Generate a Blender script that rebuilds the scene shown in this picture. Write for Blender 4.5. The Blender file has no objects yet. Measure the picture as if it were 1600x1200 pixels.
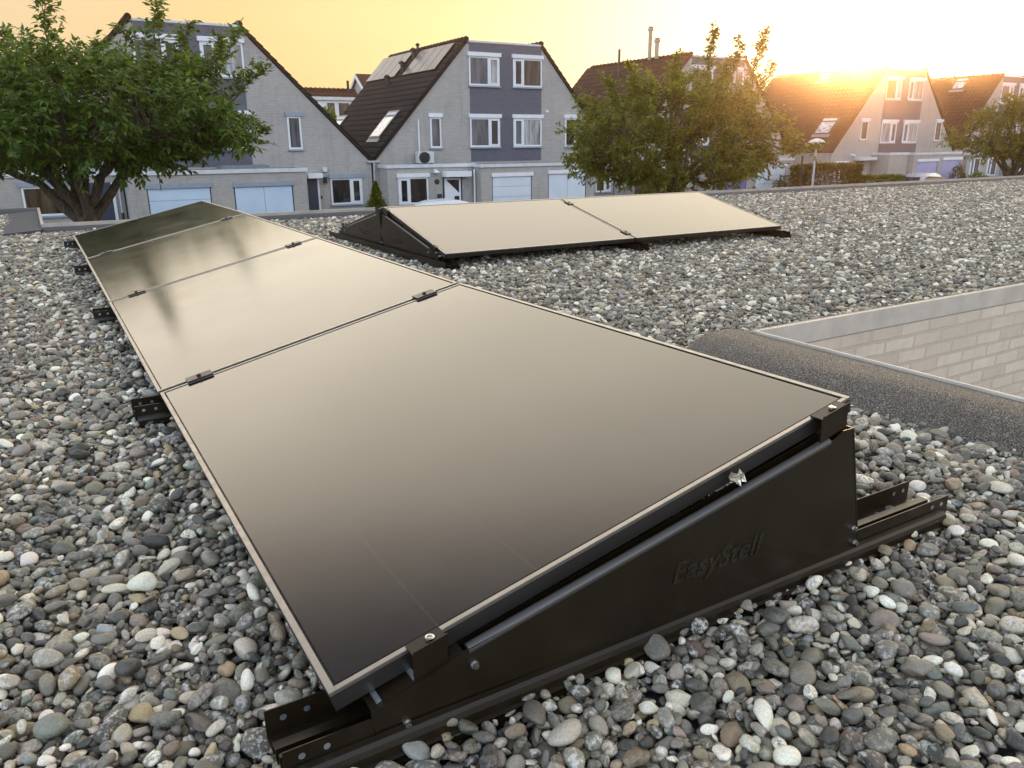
import bpy, bmesh, math, random
import numpy as np
from mathutils import Vector, Matrix, Euler

S = bpy.context.scene
COL = S.collection
R_ = math.radians
PI = math.pi
rng = np.random.default_rng(7)
random.seed(5)

# ------------------------------------------------------------------ camera
CAMP = Vector((-0.25141, -0.93798, 0.85002))
YAW, PIT, ROL, FPX = -0.53764976, -0.29959658, -0.00694964, 1220.594
fwd = Vector((-math.sin(YAW) * math.cos(PIT), math.cos(YAW) * math.cos(PIT), math.sin(PIT)))
rgt = Vector((math.cos(YAW), math.sin(YAW), 0))
upv = rgt.cross(fwd)
r2 = rgt * math.cos(ROL) + upv * math.sin(ROL)
u2 = -rgt * math.sin(ROL) + upv * math.cos(ROL)
cam_data = bpy.data.cameras.new('camera')
cam = bpy.data.objects.new('camera', cam_data)
COL.objects.link(cam)
M = Matrix((r2, u2, -fwd)).transposed().to_4x4()
M.translation = CAMP
cam.matrix_world = M
cam_data.sensor_width = 36
cam_data.lens = FPX / 1600 * 36
cam_data.clip_start = 0.02
cam_data.clip_end = 3000
S.camera = cam

# ------------------------------------------------------------------ sun and sky
SUN_AZ, SUN_EL = R_(36.55), R_(4.95)          # azimuth from +X towards +Y
sun_dir = Vector((math.cos(SUN_EL) * math.cos(SUN_AZ), math.cos(SUN_EL) * math.sin(SUN_AZ), math.sin(SUN_EL)))
sd = bpy.data.lights.new('sun', 'SUN')
sd.energy = 3.0
sd.angle = R_(0.6)
sd.color = (1.0, 0.72, 0.42)
so = bpy.data.objects.new('sun', sd)
so.rotation_euler = sun_dir.to_track_quat('Z', 'Y').to_euler()
so.location = sun_dir * 50
COL.objects.link(so)

W = bpy.data.worlds.new('World')
S.world = W
W.use_nodes = True
wn, wl = W.node_tree.nodes, W.node_tree.links
wn.clear()


def N(tree, typ, **kw):
    n = tree.nodes.new(typ)
    for k, v in kw.items():
        setattr(n, k, v)
    return n


def wmath(op, a, b=None, clamp=False):
    n = N(W.node_tree, 'ShaderNodeMath', operation=op, use_clamp=clamp)
    for i, v in enumerate((a, b)):
        if v is None:
            continue
        if isinstance(v, (int, float)):
            n.inputs[i].default_value = v
        else:
            wl.new(v, n.inputs[i])
    return n.outputs[0]


def wramp(fac, stops, gain=1.0):
    n = N(W.node_tree, 'ShaderNodeValToRGB')
    wl.new(fac, n.inputs[0])
    e = n.color_ramp.elements
    while len(e) < len(stops):
        e.new(0.5)
    for el, (p, c) in zip(e, stops):
        el.position = p
        el.color = (c[0] / gain, c[1] / gain, c[2] / gain, 1)
    m = N(W.node_tree, 'ShaderNodeVectorMath', operation='SCALE')
    wl.new(n.outputs[0], m.inputs[0])
    m.inputs['Scale'].default_value = gain
    return m.outputs[0]


def wmix(fac, a, b):
    n = N(W.node_tree, 'ShaderNodeMix', data_type='VECTOR')
    if isinstance(fac, (int, float)):
        n.inputs['Factor'].default_value = fac
    else:
        wl.new(fac, n.inputs['Factor'])
    wl.new(a, n.inputs[4])
    wl.new(b, n.inputs[5])
    return n.outputs[1]


tc = N(W.node_tree, 'ShaderNodeTexCoord')
nrm = N(W.node_tree, 'ShaderNodeVectorMath', operation='NORMALIZE')
wl.new(tc.outputs['Generated'], nrm.inputs[0])
sep = N(W.node_tree, 'ShaderNodeSeparateXYZ')
wl.new(nrm.outputs[0], sep.inputs[0])
Z = sep.outputs['Z']
dt = N(W.node_tree, 'ShaderNodeVectorMath', operation='DOT_PRODUCT')
wl.new(nrm.outputs[0], dt.inputs[0])
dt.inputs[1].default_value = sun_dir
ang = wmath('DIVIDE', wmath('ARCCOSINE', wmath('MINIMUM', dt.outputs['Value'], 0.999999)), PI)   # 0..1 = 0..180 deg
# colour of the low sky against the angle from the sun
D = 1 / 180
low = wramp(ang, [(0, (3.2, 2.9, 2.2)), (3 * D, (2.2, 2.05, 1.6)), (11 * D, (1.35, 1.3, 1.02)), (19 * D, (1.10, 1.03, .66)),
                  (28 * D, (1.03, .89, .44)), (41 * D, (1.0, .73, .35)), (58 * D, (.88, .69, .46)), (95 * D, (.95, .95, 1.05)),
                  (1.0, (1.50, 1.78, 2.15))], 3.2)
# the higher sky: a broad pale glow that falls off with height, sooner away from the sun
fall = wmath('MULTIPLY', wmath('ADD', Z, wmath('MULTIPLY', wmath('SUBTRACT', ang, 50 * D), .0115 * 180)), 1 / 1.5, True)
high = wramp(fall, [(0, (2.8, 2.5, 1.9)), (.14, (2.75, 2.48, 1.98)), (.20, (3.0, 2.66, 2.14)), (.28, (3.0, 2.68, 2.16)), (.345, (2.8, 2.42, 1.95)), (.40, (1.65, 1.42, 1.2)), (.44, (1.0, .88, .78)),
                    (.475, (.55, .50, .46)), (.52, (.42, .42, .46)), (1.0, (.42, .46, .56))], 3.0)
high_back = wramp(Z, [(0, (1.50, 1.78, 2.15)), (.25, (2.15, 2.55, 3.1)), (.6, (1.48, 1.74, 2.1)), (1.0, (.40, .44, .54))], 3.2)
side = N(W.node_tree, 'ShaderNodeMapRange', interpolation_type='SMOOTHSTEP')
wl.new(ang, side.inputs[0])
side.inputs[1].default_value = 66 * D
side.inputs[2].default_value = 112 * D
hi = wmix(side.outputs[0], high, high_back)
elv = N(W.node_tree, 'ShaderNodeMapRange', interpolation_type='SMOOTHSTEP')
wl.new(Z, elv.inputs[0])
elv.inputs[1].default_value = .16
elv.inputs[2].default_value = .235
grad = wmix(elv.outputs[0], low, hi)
# physical sky, the sun itself left to the lamp
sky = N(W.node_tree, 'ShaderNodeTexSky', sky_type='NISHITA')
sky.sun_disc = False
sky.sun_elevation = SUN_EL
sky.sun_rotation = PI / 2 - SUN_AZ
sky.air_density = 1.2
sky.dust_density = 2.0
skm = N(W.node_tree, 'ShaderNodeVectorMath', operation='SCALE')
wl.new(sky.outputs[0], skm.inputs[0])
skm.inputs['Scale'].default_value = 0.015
# soft cloud veil
cn = N(W.node_tree, 'ShaderNodeTexNoise')
mp = N(W.node_tree, 'ShaderNodeMapping')
mp.inputs['Scale'].default_value = (1.2, 1.2, 5.0)
wl.new(nrm.outputs[0], mp.inputs[0])
wl.new(mp.outputs[0], cn.inputs['Vector'])
cn.inputs['Scale'].default_value = 1.6
cn.inputs['Detail'].default_value = 5
cl = N(W.node_tree, 'ShaderNodeMapRange')
wl.new(cn.outputs['Fac'], cl.inputs[0])
cl.inputs[1].default_value = .3
cl.inputs[2].default_value = .7
cl.inputs[3].default_value = .93
cl.inputs[4].default_value = 1.07
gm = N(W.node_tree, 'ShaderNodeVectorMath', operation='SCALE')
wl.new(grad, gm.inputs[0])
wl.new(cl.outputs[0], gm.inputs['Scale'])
# the sun's own disc
disc = N(W.node_tree, 'ShaderNodeMapRange', interpolation_type='SMOOTHSTEP')
wl.new(ang, disc.inputs[0])
disc.inputs[1].default_value = 1.5 * D
disc.inputs[2].default_value = 0.7 * D
disc.inputs[3].default_value = 0
disc.inputs[4].default_value = 14
dv = N(W.node_tree, 'ShaderNodeVectorMath', operation='SCALE')
dv.inputs[0].default_value = (1.0, .86, .5)
wl.new(disc.outputs[0], dv.inputs['Scale'])
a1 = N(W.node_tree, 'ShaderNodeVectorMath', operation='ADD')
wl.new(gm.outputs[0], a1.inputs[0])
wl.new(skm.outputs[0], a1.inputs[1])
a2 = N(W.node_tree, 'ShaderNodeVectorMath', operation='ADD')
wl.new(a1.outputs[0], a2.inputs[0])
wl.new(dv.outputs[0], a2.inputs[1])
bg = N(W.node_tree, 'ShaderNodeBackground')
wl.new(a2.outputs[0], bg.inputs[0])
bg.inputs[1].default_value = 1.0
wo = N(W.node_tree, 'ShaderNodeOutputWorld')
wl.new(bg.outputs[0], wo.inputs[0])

S.view_settings.view_transform = 'Standard'
S.view_settings.look = 'None'
S.view_settings.exposure = 0.0
S.view_settings.gamma = 1.0
S.render.engine = 'CYCLES'
S.cycles.max_bounces = 6
S.cycles.diffuse_bounces = 3
S.cycles.glossy_bounces = 3
S.cycles.transparent_max_bounces = 4
S.cycles.volume_bounces = 0
S.cycles.use_denoising = True

# ------------------------------------------------------------------ helpers: materials
GROUND = -2.95


def material(name):
    m = bpy.data.materials.new(name)
    m.use_nodes = True
    t = m.node_tree
    b = t.nodes['Principled BSDF']
    return m, t, b


def setin(t, b, key, v):
    if isinstance(v, (int, float)):
        b.inputs[key].default_value = v
    elif isinstance(v, tuple):
        b.inputs[key].default_value = (*v, 1) if len(v) == 3 else v
    else:
        t.links.new(v, b.inputs[key])


def noise(t, vec, scale, detail=4, rough=.55):
    n = N(t, 'ShaderNodeTexNoise')
    n.inputs['Scale'].default_value = scale
    n.inputs['Detail'].default_value = detail
    n.inputs['Roughness'].default_value = rough
    t.links.new(vec, n.inputs['Vector'])
    return n.outputs['Fac']


def ramp(t, fac, stops):
    n = N(t, 'ShaderNodeValToRGB')
    t.links.new(fac, n.inputs[0])
    e = n.color_ramp.elements
    while len(e) < len(stops):
        e.new(0.5)
    for el, (p, c) in zip(e, stops):
        el.position = p
        el.color = (*c, 1) if not isinstance(c, (int, float)) else (c, c, c, 1)
    return n.outputs[0]


def mixc(t, fac, a, b, mode='MIX'):
    n = N(t, 'ShaderNodeMix', data_type='RGBA', blend_type=mode)
    for i, v in ((0, fac), (6, a), (7, b)):
        if isinstance(v, (int, float)):
            n.inputs[i].default_value = v
        elif isinstance(v, tuple):
            n.inputs[i].default_value = (*v, 1)
        else:
            t.links.new(v, n.inputs[i])
    return n.outputs[2]


def bump(t, b, h, strength=.3, dist=.01):
    n = N(t, 'ShaderNodeBump')
    n.inputs['Strength'].default_value = strength
    n.inputs['Distance'].default_value = dist
    t.links.new(h, n.inputs['Height'])
    t.links.new(n.outputs[0], b.inputs['Normal'])


def objco(t):
    return N(t, 'ShaderNodeTexCoord').outputs['Object']


def worldco(t):
    return N(t, 'ShaderNodeNewGeometry').outputs['Position']


def plain(name, col, rough=.6, metal=0.0, var=.12, scale=6.0, spec=.5, bmp=0.0):
    """colour with a little uneven wear"""
    m, t, b = material(name)
    v = worldco(t)
    f = noise(t, v, scale)
    lo = tuple(c * (1 - var) for c in col)
    hi_ = tuple(min(1, c * (1 + var)) for c in col)
    setin(t, b, 'Base Color', ramp(t, f, [(.3, lo), (.7, hi_)]))
    setin(t, b, 'Roughness', ramp(t, noise(t, v, scale * 2.3), [(.3, max(.02, rough - .08)), (.7, min(1, rough + .08))]))
    b.inputs['Metallic'].default_value = metal
    b.inputs['Specular IOR Level'].default_value = spec
    if bmp:
        bump(t, b, noise(t, v, scale * 12), bmp, .004)
    return m


def brick_mat(name, c1, c2, mortar, bw=.215, bh=.0625, stain=.25, mort=.011, dirt=(.08, .08, .075)):
    m, t, b = material(name)
    p = worldco(t)
    s = N(t, 'ShaderNodeSeparateXYZ')
    t.links.new(p, s.inputs[0])
    add = N(t, 'ShaderNodeMath', operation='ADD')
    t.links.new(s.outputs[0], add.inputs[0])
    t.links.new(s.outputs[1], add.inputs[1])
    c = N(t, 'ShaderNodeCombineXYZ')
    t.links.new(add.outputs[0], c.inputs[0])
    t.links.new(s.outputs[2], c.inputs[1])
    k = N(t, 'ShaderNodeTexBrick')
    wob = N(t, 'ShaderNodeTexNoise')
    wob.inputs['Scale'].default_value = 9
    t.links.new(p, wob.inputs['Vector'])
    wv = N(t, 'ShaderNodeVectorMath', operation='MULTIPLY_ADD')
    t.links.new(wob.outputs['Color'], wv.inputs[0])
    wv.inputs[1].default_value = (.016, .012, 0)
    t.links.new(c.outputs[0], wv.inputs[2])
    t.links.new(wv.outputs[0], k.inputs['Vector'])
    k.inputs['Scale'].default_value = 1
    k.inputs['Brick Width'].default_value = bw
    k.inputs['Row Height'].default_value = bh
    k.inputs['Mortar Size'].default_value = mort
    k.inputs['Mortar Smooth'].default_value = .2
    k.inputs['Color1'].default_value = (*c1, 1)
    k.inputs['Color2'].default_value = (*c2, 1)
    k.inputs['Mortar'].default_value = (*mortar, 1)
    k.inputs['Bias'].default_value = -.1
    big = noise(t, p, .7, 5, .6)
    small = noise(t, p, 14, 3)
    mps = N(t, 'ShaderNodeMapping')
    mps.inputs['Scale'].default_value = (3.2, 3.2, .28)
    t.links.new(p, mps.inputs[0])
    streak = noise(t, mps.outputs[0], 1.4, 4, .6)
    col = mixc(t, ramp(t, big, [(.45, 0.0), (.8, stain)]), k.outputs['Color'], dirt)
    col = mixc(t, ramp(t, small, [(.35, 0.0), (.75, .30)]), col, tuple(x * .62 for x in c1))
    col = mixc(t, ramp(t, streak, [(.52, 0.0), (.75, stain * .9)]), col, dirt)
    setin(t, b, 'Base Color', col)
    b.inputs['Roughness'].default_value = .85
    b.inputs['Specular IOR Level'].default_value = .25
    inv = N(t, 'ShaderNodeMath', operation='SUBTRACT')
    inv.inputs[0].default_value = 1
    t.links.new(k.outputs['Fac'], inv.inputs[1])
    ad = N(t, 'ShaderNodeMath', operation='MULTIPLY_ADD')
    t.links.new(noise(t, p, 60, 3), ad.inputs[0])
    ad.inputs[1].default_value = .5
    t.links.new(inv.outputs[0], ad.inputs[2])
    bump(t, b, ad.outputs[0], .5, .006)
    return m


def glass_mat(name, col, rough=.03):
    m, t, b = material(name)
    v = worldco(t)
    mpg = N(t, 'ShaderNodeMapping')
    mpg.inputs['Scale'].default_value = (5.5, 5.5, .7)
    t.links.new(v, mpg.inputs[0])
    setin(t, b, 'Base Color', ramp(t, noise(t, mpg.outputs[0], 1.1, 3), [(.32, tuple(c * .35 for c in col)), (.5, col), (.68, tuple(c * 1.5 for c in col))]))
    b.inputs['Roughness'].default_value = rough
    b.inputs['IOR'].default_value = 1.55
    bump(t, b, noise(t, v, .9, 2), .06, .05)
    return m


MAT = {}
MAT['wall'] = brick_mat('pale brick', (.46, .44, .41), (.39, .375, .355), (.36, .345, .325), stain=.22)
MAT['wall_dark'] = brick_mat('slate brick', (.125, .135, .165), (.10, .11, .14), (.145, .15, .175), stain=.15)
MAT['wall_white'] = brick_mat('limewashed brick', (.68, .59, .47), (.56, .48, .38), (.53, .455, .36), bw=.23, bh=.072, stain=.30, mort=.010, dirt=(.25, .22, .18))
MAT['white'] = plain('white paint', (.72, .74, .76), .45, var=.06, scale=2)
MAT['white_old'] = plain('weathered white', (.58, .60, .62), .55, var=.12, scale=3)
MAT['greyblue'] = plain('grey blue board', (.26, .31, .38), .5, var=.08)
MAT['garage'] = plain('pale garage door paint', (.50, .63, .76), .4, var=.05, scale=1.5)
MAT['garage_pale'] = plain('off white garage door paint', (.60, .67, .73), .4, var=.06, scale=1.5)
MAT['garage_lavender'] = plain('lavender door paint', (.34, .35, .56), .45, var=.08, scale=1.5)
MAT['garage_blue'] = plain('violet blue door paint', (.17, .16, .36), .45, var=.08, scale=1.5)
MAT['door_dark'] = plain('navy door paint', (.035, .045, .07), .4)
MAT['frame_dark'] = plain('dark frame paint', (.02, .02, .022), .4)
MAT['tile'] = plain('anthracite roof tile', (.018, .018, .019), .7, var=.3, scale=5, bmp=.2, spec=.12)
MAT['tile_brown'] = plain('brown roof tile', (.055, .030, .022), .7, var=.3, scale=5, bmp=.2, spec=.15)
MAT['lead'] = plain('lead flashing', (.20, .22, .25), .5, var=.15)
MAT['zinc'] = plain('zinc pipe', (.42, .45, .48), .4, .3, var=.1)
MAT['flue'] = plain('flue metal', (.30, .28, .22), .5, .2)
MAT['gl_dark'] = glass_mat('dark window glass', (.018, .019, .021))
MAT['gl_grey'] = glass_mat('grey window glass', (.10, .105, .115))
MAT['gl_pale'] = glass_mat('curtained window glass', (.30, .31, .31))
MAT['gl_brown'] = glass_mat('brown curtain behind glass', (.075, .055, .035))
MAT['skylight'] = glass_mat('roof window glass', (.45, .48, .52), .08)
MAT['asphalt'] = plain('asphalt', (.055, .055, .057), .85, var=.2, scale=3, bmp=.3)
MAT['black'] = plain('black plastic', (.018, .018, .018), .45)
MAT['steel'] = plain('bright bolt steel', (.45, .45, .43), .3, 1.0, var=.1, scale=60)
MAT['bright_metal'] = plain('bright hole and slot metal', (.55, .60, .66), .35, .9, var=.1, scale=40)


def powder():
    m, t, b = material('dark powder coated steel')
    v = worldco(t)
    setin(t, b, 'Base Color', ramp(t, noise(t, v, 9, 5), [(.3, (.010, .006, .0022)), (.7, (.016, .010, .004))]))
    setin(t, b, 'Roughness', ramp(t, noise(t, v, 16, 4), [(.3, .30), (.7, .42)]))
    b.inputs['Specular IOR Level'].default_value = .4
    bump(t, b, noise(t, v, 700, 2), .05, .0006)
    return m


MAT['powder'] = powder()
MAT['powder_gloss'] = plain('black letter recess', (.020, .015, .009), .28, var=.2, scale=30)


def alu(name, col, rough):
    m, t, b = material(name)
    v = objco(t)
    setin(t, b, 'Base Color', ramp(t, noise(t, v, 30, 3), [(.3, tuple(c * .85 for c in col)), (.7, col)]))
    b.inputs['Metallic'].default_value = 1
    setin(t, b, 'Roughness', ramp(t, noise(t, v, 45, 3), [(.3, rough - .06), (.7, rough + .06)]))
    return m


MAT['alu_lip_lit'] = alu('sky lit panel frame lip', (.38, .365, .345), .40)  # lip of the black frame, made paler to carry its sky reflection
MAT['alu_side'] = plain('black anodised frame side', (.02, .018, .016), .35)
MAT['alu_trim'] = plain('roof edge aluminium', (.56, .52, .45), .38, .2, var=.14, scale=7)
MAT['trim_dull'] = plain('dull roof edge metal', (.40, .36, .31), .45, .2, var=.15, scale=7)


def panel_glass():
    m, t, b = material('solar glass')
    v = objco(t)
    # dark cells with the faintest grid, dust film in streaks
    s = N(t, 'ShaderNodeSeparateXYZ')
    t.links.new(v, s.inputs[0])
    dust = noise(t, v, 5, 6, .65)
    fine = noise(t, v, 90, 3)
    base = mixc(t, ramp(t, dust, [(.42, 0.0), (.85, .16)]), (.0045, .004, .0048), (.08, .07, .06))
    base = mixc(t, ramp(t, fine, [(.66, 0.0), (.8, .12)]), base, (.16, .14, .12))
    gk = N(t, 'ShaderNodeTexBrick', offset=0.0)
    t.links.new(v, gk.inputs['Vector'])
    gk.inputs['Scale'].default_value = 1
    gk.inputs['Brick Width'].default_value = .1853
    gk.inputs['Row Height'].default_value = 2.0
    gk.inputs['Mortar Size'].default_value = .0011
    gm_ = N(t, 'ShaderNodeMath', operation='MULTIPLY')
    t.links.new(gk.outputs['Fac'], gm_.inputs[0])
    gm_.inputs[1].default_value = .22
    base = mixc(t, gm_.outputs[0], base, (.10, .09, .085))
    setin(t, b, 'Base Color', base)
    setin(t, b, 'Roughness', ramp(t, noise(t, v, 3.2, 5, .6), [(.3, .105), (.75, .16)]))
    b.inputs['IOR'].default_value = 1.52
    bump(t, b, noise(t, v, 420, 2), .035, .0006)
    return m


MAT['solar'] = panel_glass()


def roof_solar():
    m, t, b = material('pale hazy roof panel glass')
    v = worldco(t)
    setin(t, b, 'Base Color', ramp(t, noise(t, v, 2), [(.3, (.11, .11, .117)), (.7, (.15, .15, .155))]))
    b.inputs['Roughness'].default_value = .35
    b.inputs['Specular IOR Level'].default_value = .22
    return m


MAT['roof_solar'] = roof_solar()


def bitumen():
    m, t, b = material('slate chipped bitumen')
    v = worldco(t)
    g = noise(t, v, 240, 3, .7)
    g2 = noise(t, v, 5, 5)
    c = ramp(t, g, [(.36, (.022, .018, .015)), (.47, (.078, .066, .054)), (.56, (.155, .135, .112)), (.66, (.44, .39, .33))])
    c = mixc(t, ramp(t, g2, [(.4, 0.0), (.8, .35)]), c, (.05, .045, .04))
    setin(t, b, 'Base Color', c)
    setin(t, b, 'Roughness', ramp(t, g, [(.4, .75), (.7, .35)]))
    bump(t, b, g, 1.0, .006)
    return m


MAT['bitumen'] = bitumen()


def felt():
    m, t, b = material('roof felt')
    v = worldco(t)
    g = noise(t, v, 260, 2)
    setin(t, b, 'Base Color', ramp(t, g, [(.35, (.03, .031, .034)), (.7, (.085, .088, .095))]))
    b.inputs['Roughness'].default_value = .8
    bump(t, b, g, .4, .003)
    return m


MAT['felt'] = felt()


def pebble():
    m, t, b = material('river pebbles')
    v = objco(t)
    at = N(t, 'ShaderNodeAttribute', attribute_name='col')
    mo = N(t, 'ShaderNodeAttribute', attribute_name='mot')     # x: how mottled, y: lichen or dirt
    s = N(t, 'ShaderNodeSeparateXYZ')
    t.links.new(mo.outputs['Vector'], s.inputs[0])
    n1 = noise(t, v, 95, 5, .65)
    n2 = noise(t, v, 330, 3, .6)
    mul = N(t, 'ShaderNodeMath', operation='MULTIPLY')
    t.links.new(ramp(t, n1, [(.50, 0.0), (.60, 1.0)]), mul.inputs[0])
    t.links.new(s.outputs[0], mul.inputs[1])
    c = mixc(t, mul.outputs[0], at.outputs['Color'], (.62, .60, .55))
    mul2 = N(t, 'ShaderNodeMath', operation='MULTIPLY')
    t.links.new(ramp(t, noise(t, v, 140, 5, .7), [(.47, 0.0), (.58, 1.0)]), mul2.inputs[0])
    t.links.new(s.outputs[1], mul2.inputs[1])
    c = mixc(t, mul2.outputs[0], c, (.035, .035, .033))
    c = mixc(t, 1.0, c, ramp(t, n2, [(.25, .72), (.75, 1.25)]), 'MULTIPLY')
    setin(t, b, 'Base Color', c)
    setin(t, b, 'Roughness', ramp(t, n1, [(.3, .42), (.7, .62)]))
    b.inputs['Specular IOR Level'].default_value = .45
    ad = N(t, 'ShaderNodeMath', operation='ADD')
    t.links.new(n1, ad.inputs[0])
    t.links.new(n2, ad.inputs[1])
    bump(t, b, ad.outputs[0], .35, .0022)
    return m


MAT['pebble'] = pebble()


def leaf_mat(name, c1, c2, trans=.45):
    m, t, b = material(name)
    at = N(t, 'ShaderNodeAttribute', attribute_name='tint')
    col = ramp(t, at.outputs['Fac'], [(0, c1), (.75, c2), (1.0, (c2[0] * 1.6, c2[1] * 1.25, c2[2] * .9))])
    setin(t, b, 'Base Color', col)
    b.inputs['Roughness'].default_value = .42
    b.inputs['Specular IOR Level'].default_value = .4
    tr = N(t, 'ShaderNodeBsdfTranslucent')
    tcol = mixc(t, 1.0, col, (1.5, 1.5, .55), 'MULTIPLY')
    t.links.new(tcol, tr.inputs[0])
    mx = N(t, 'ShaderNodeMixShader')
    mx.inputs[0].default_value = trans
    t.links.new(b.outputs[0], mx.inputs[1])
    t.links.new(tr.outputs[0], mx.inputs[2])
    t.links.new(mx.outputs[0], t.nodes['Material Output'].inputs[0])
    return m


MAT['leaf'] = leaf_mat('tree leaf', (.032, .078, .012), (.105, .175, .028))
MAT['leaf_olive'] = leaf_mat('olive tree leaf', (.065, .088, .012), (.18, .20, .03), .55)
MAT['leaf_hedge'] = leaf_mat('hedge leaf', (.05, .05, .012), (.12, .11, .025))
MAT['leaf_conifer'] = leaf_mat('conifer spray', (.06, .085, .010), (.15, .17, .02), .3)


def bark():
    m, t, b = material('bark')
    v = objco(t)
    mp_ = N(t, 'ShaderNodeMapping')
    mp_.inputs['Scale'].default_value = (9, 9, 2.2)
    t.links.new(v, mp_.inputs[0])
    n = noise(t, mp_.outputs[0], 2.2, 6, .7)
    setin(t, b, 'Base Color', ramp(t, n, [(.35, (.035, .027, .018)), (.55, (.10, .082, .055)), (.75, (.19, .165, .12))]))
    b.inputs['Roughness'].default_value = .9
    bump(t, b, n, .7, .03)
    return m


MAT['bark'] = bark()


def ground_mat():
    m, t, b = material('street paving')
    v = worldco(t)
    k = N(t, 'ShaderNodeTexBrick')
    t.links.new(v, k.inputs['Vector'])
    k.inputs['Scale'].default_value = 1
    k.inputs['Brick Width'].default_value = .2
    k.inputs['Row Height'].default_value = .1
    k.inputs['Mortar Size'].default_value = .006
    k.inputs['Color1'].default_value = (.16, .12, .10, 1)
    k.inputs['Color2'].default_value = (.12, .10, .09, 1)
    k.inputs['Mortar'].default_value = (.05, .05, .045, 1)
    setin(t, b, 'Base Color', mixc(t, ramp(t, noise(t, v, .3), [(.4, 0.0), (.7, .4)]), k.outputs[0], (.10, .10, .095)))
    b.inputs['Roughness'].default_value = .85
    return m


MAT['paving'] = ground_mat()
MAT['wood'] = plain('brown fence wood', (.12, .075, .045), .75, var=.3, scale=7)
MAT['car_white'] = plain('white car paint', (.70, .74, .78), .25, var=.03, spec=.7)
MAT['car_silver'] = plain('silver car paint', (.50, .52, .55), .25, .4, var=.03)
MAT['terracotta'] = plain('terracotta', (.22, .09, .05), .8)
MAT['foil'] = alu('crumpled foil', (.8, .76, .66), .22)


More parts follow.
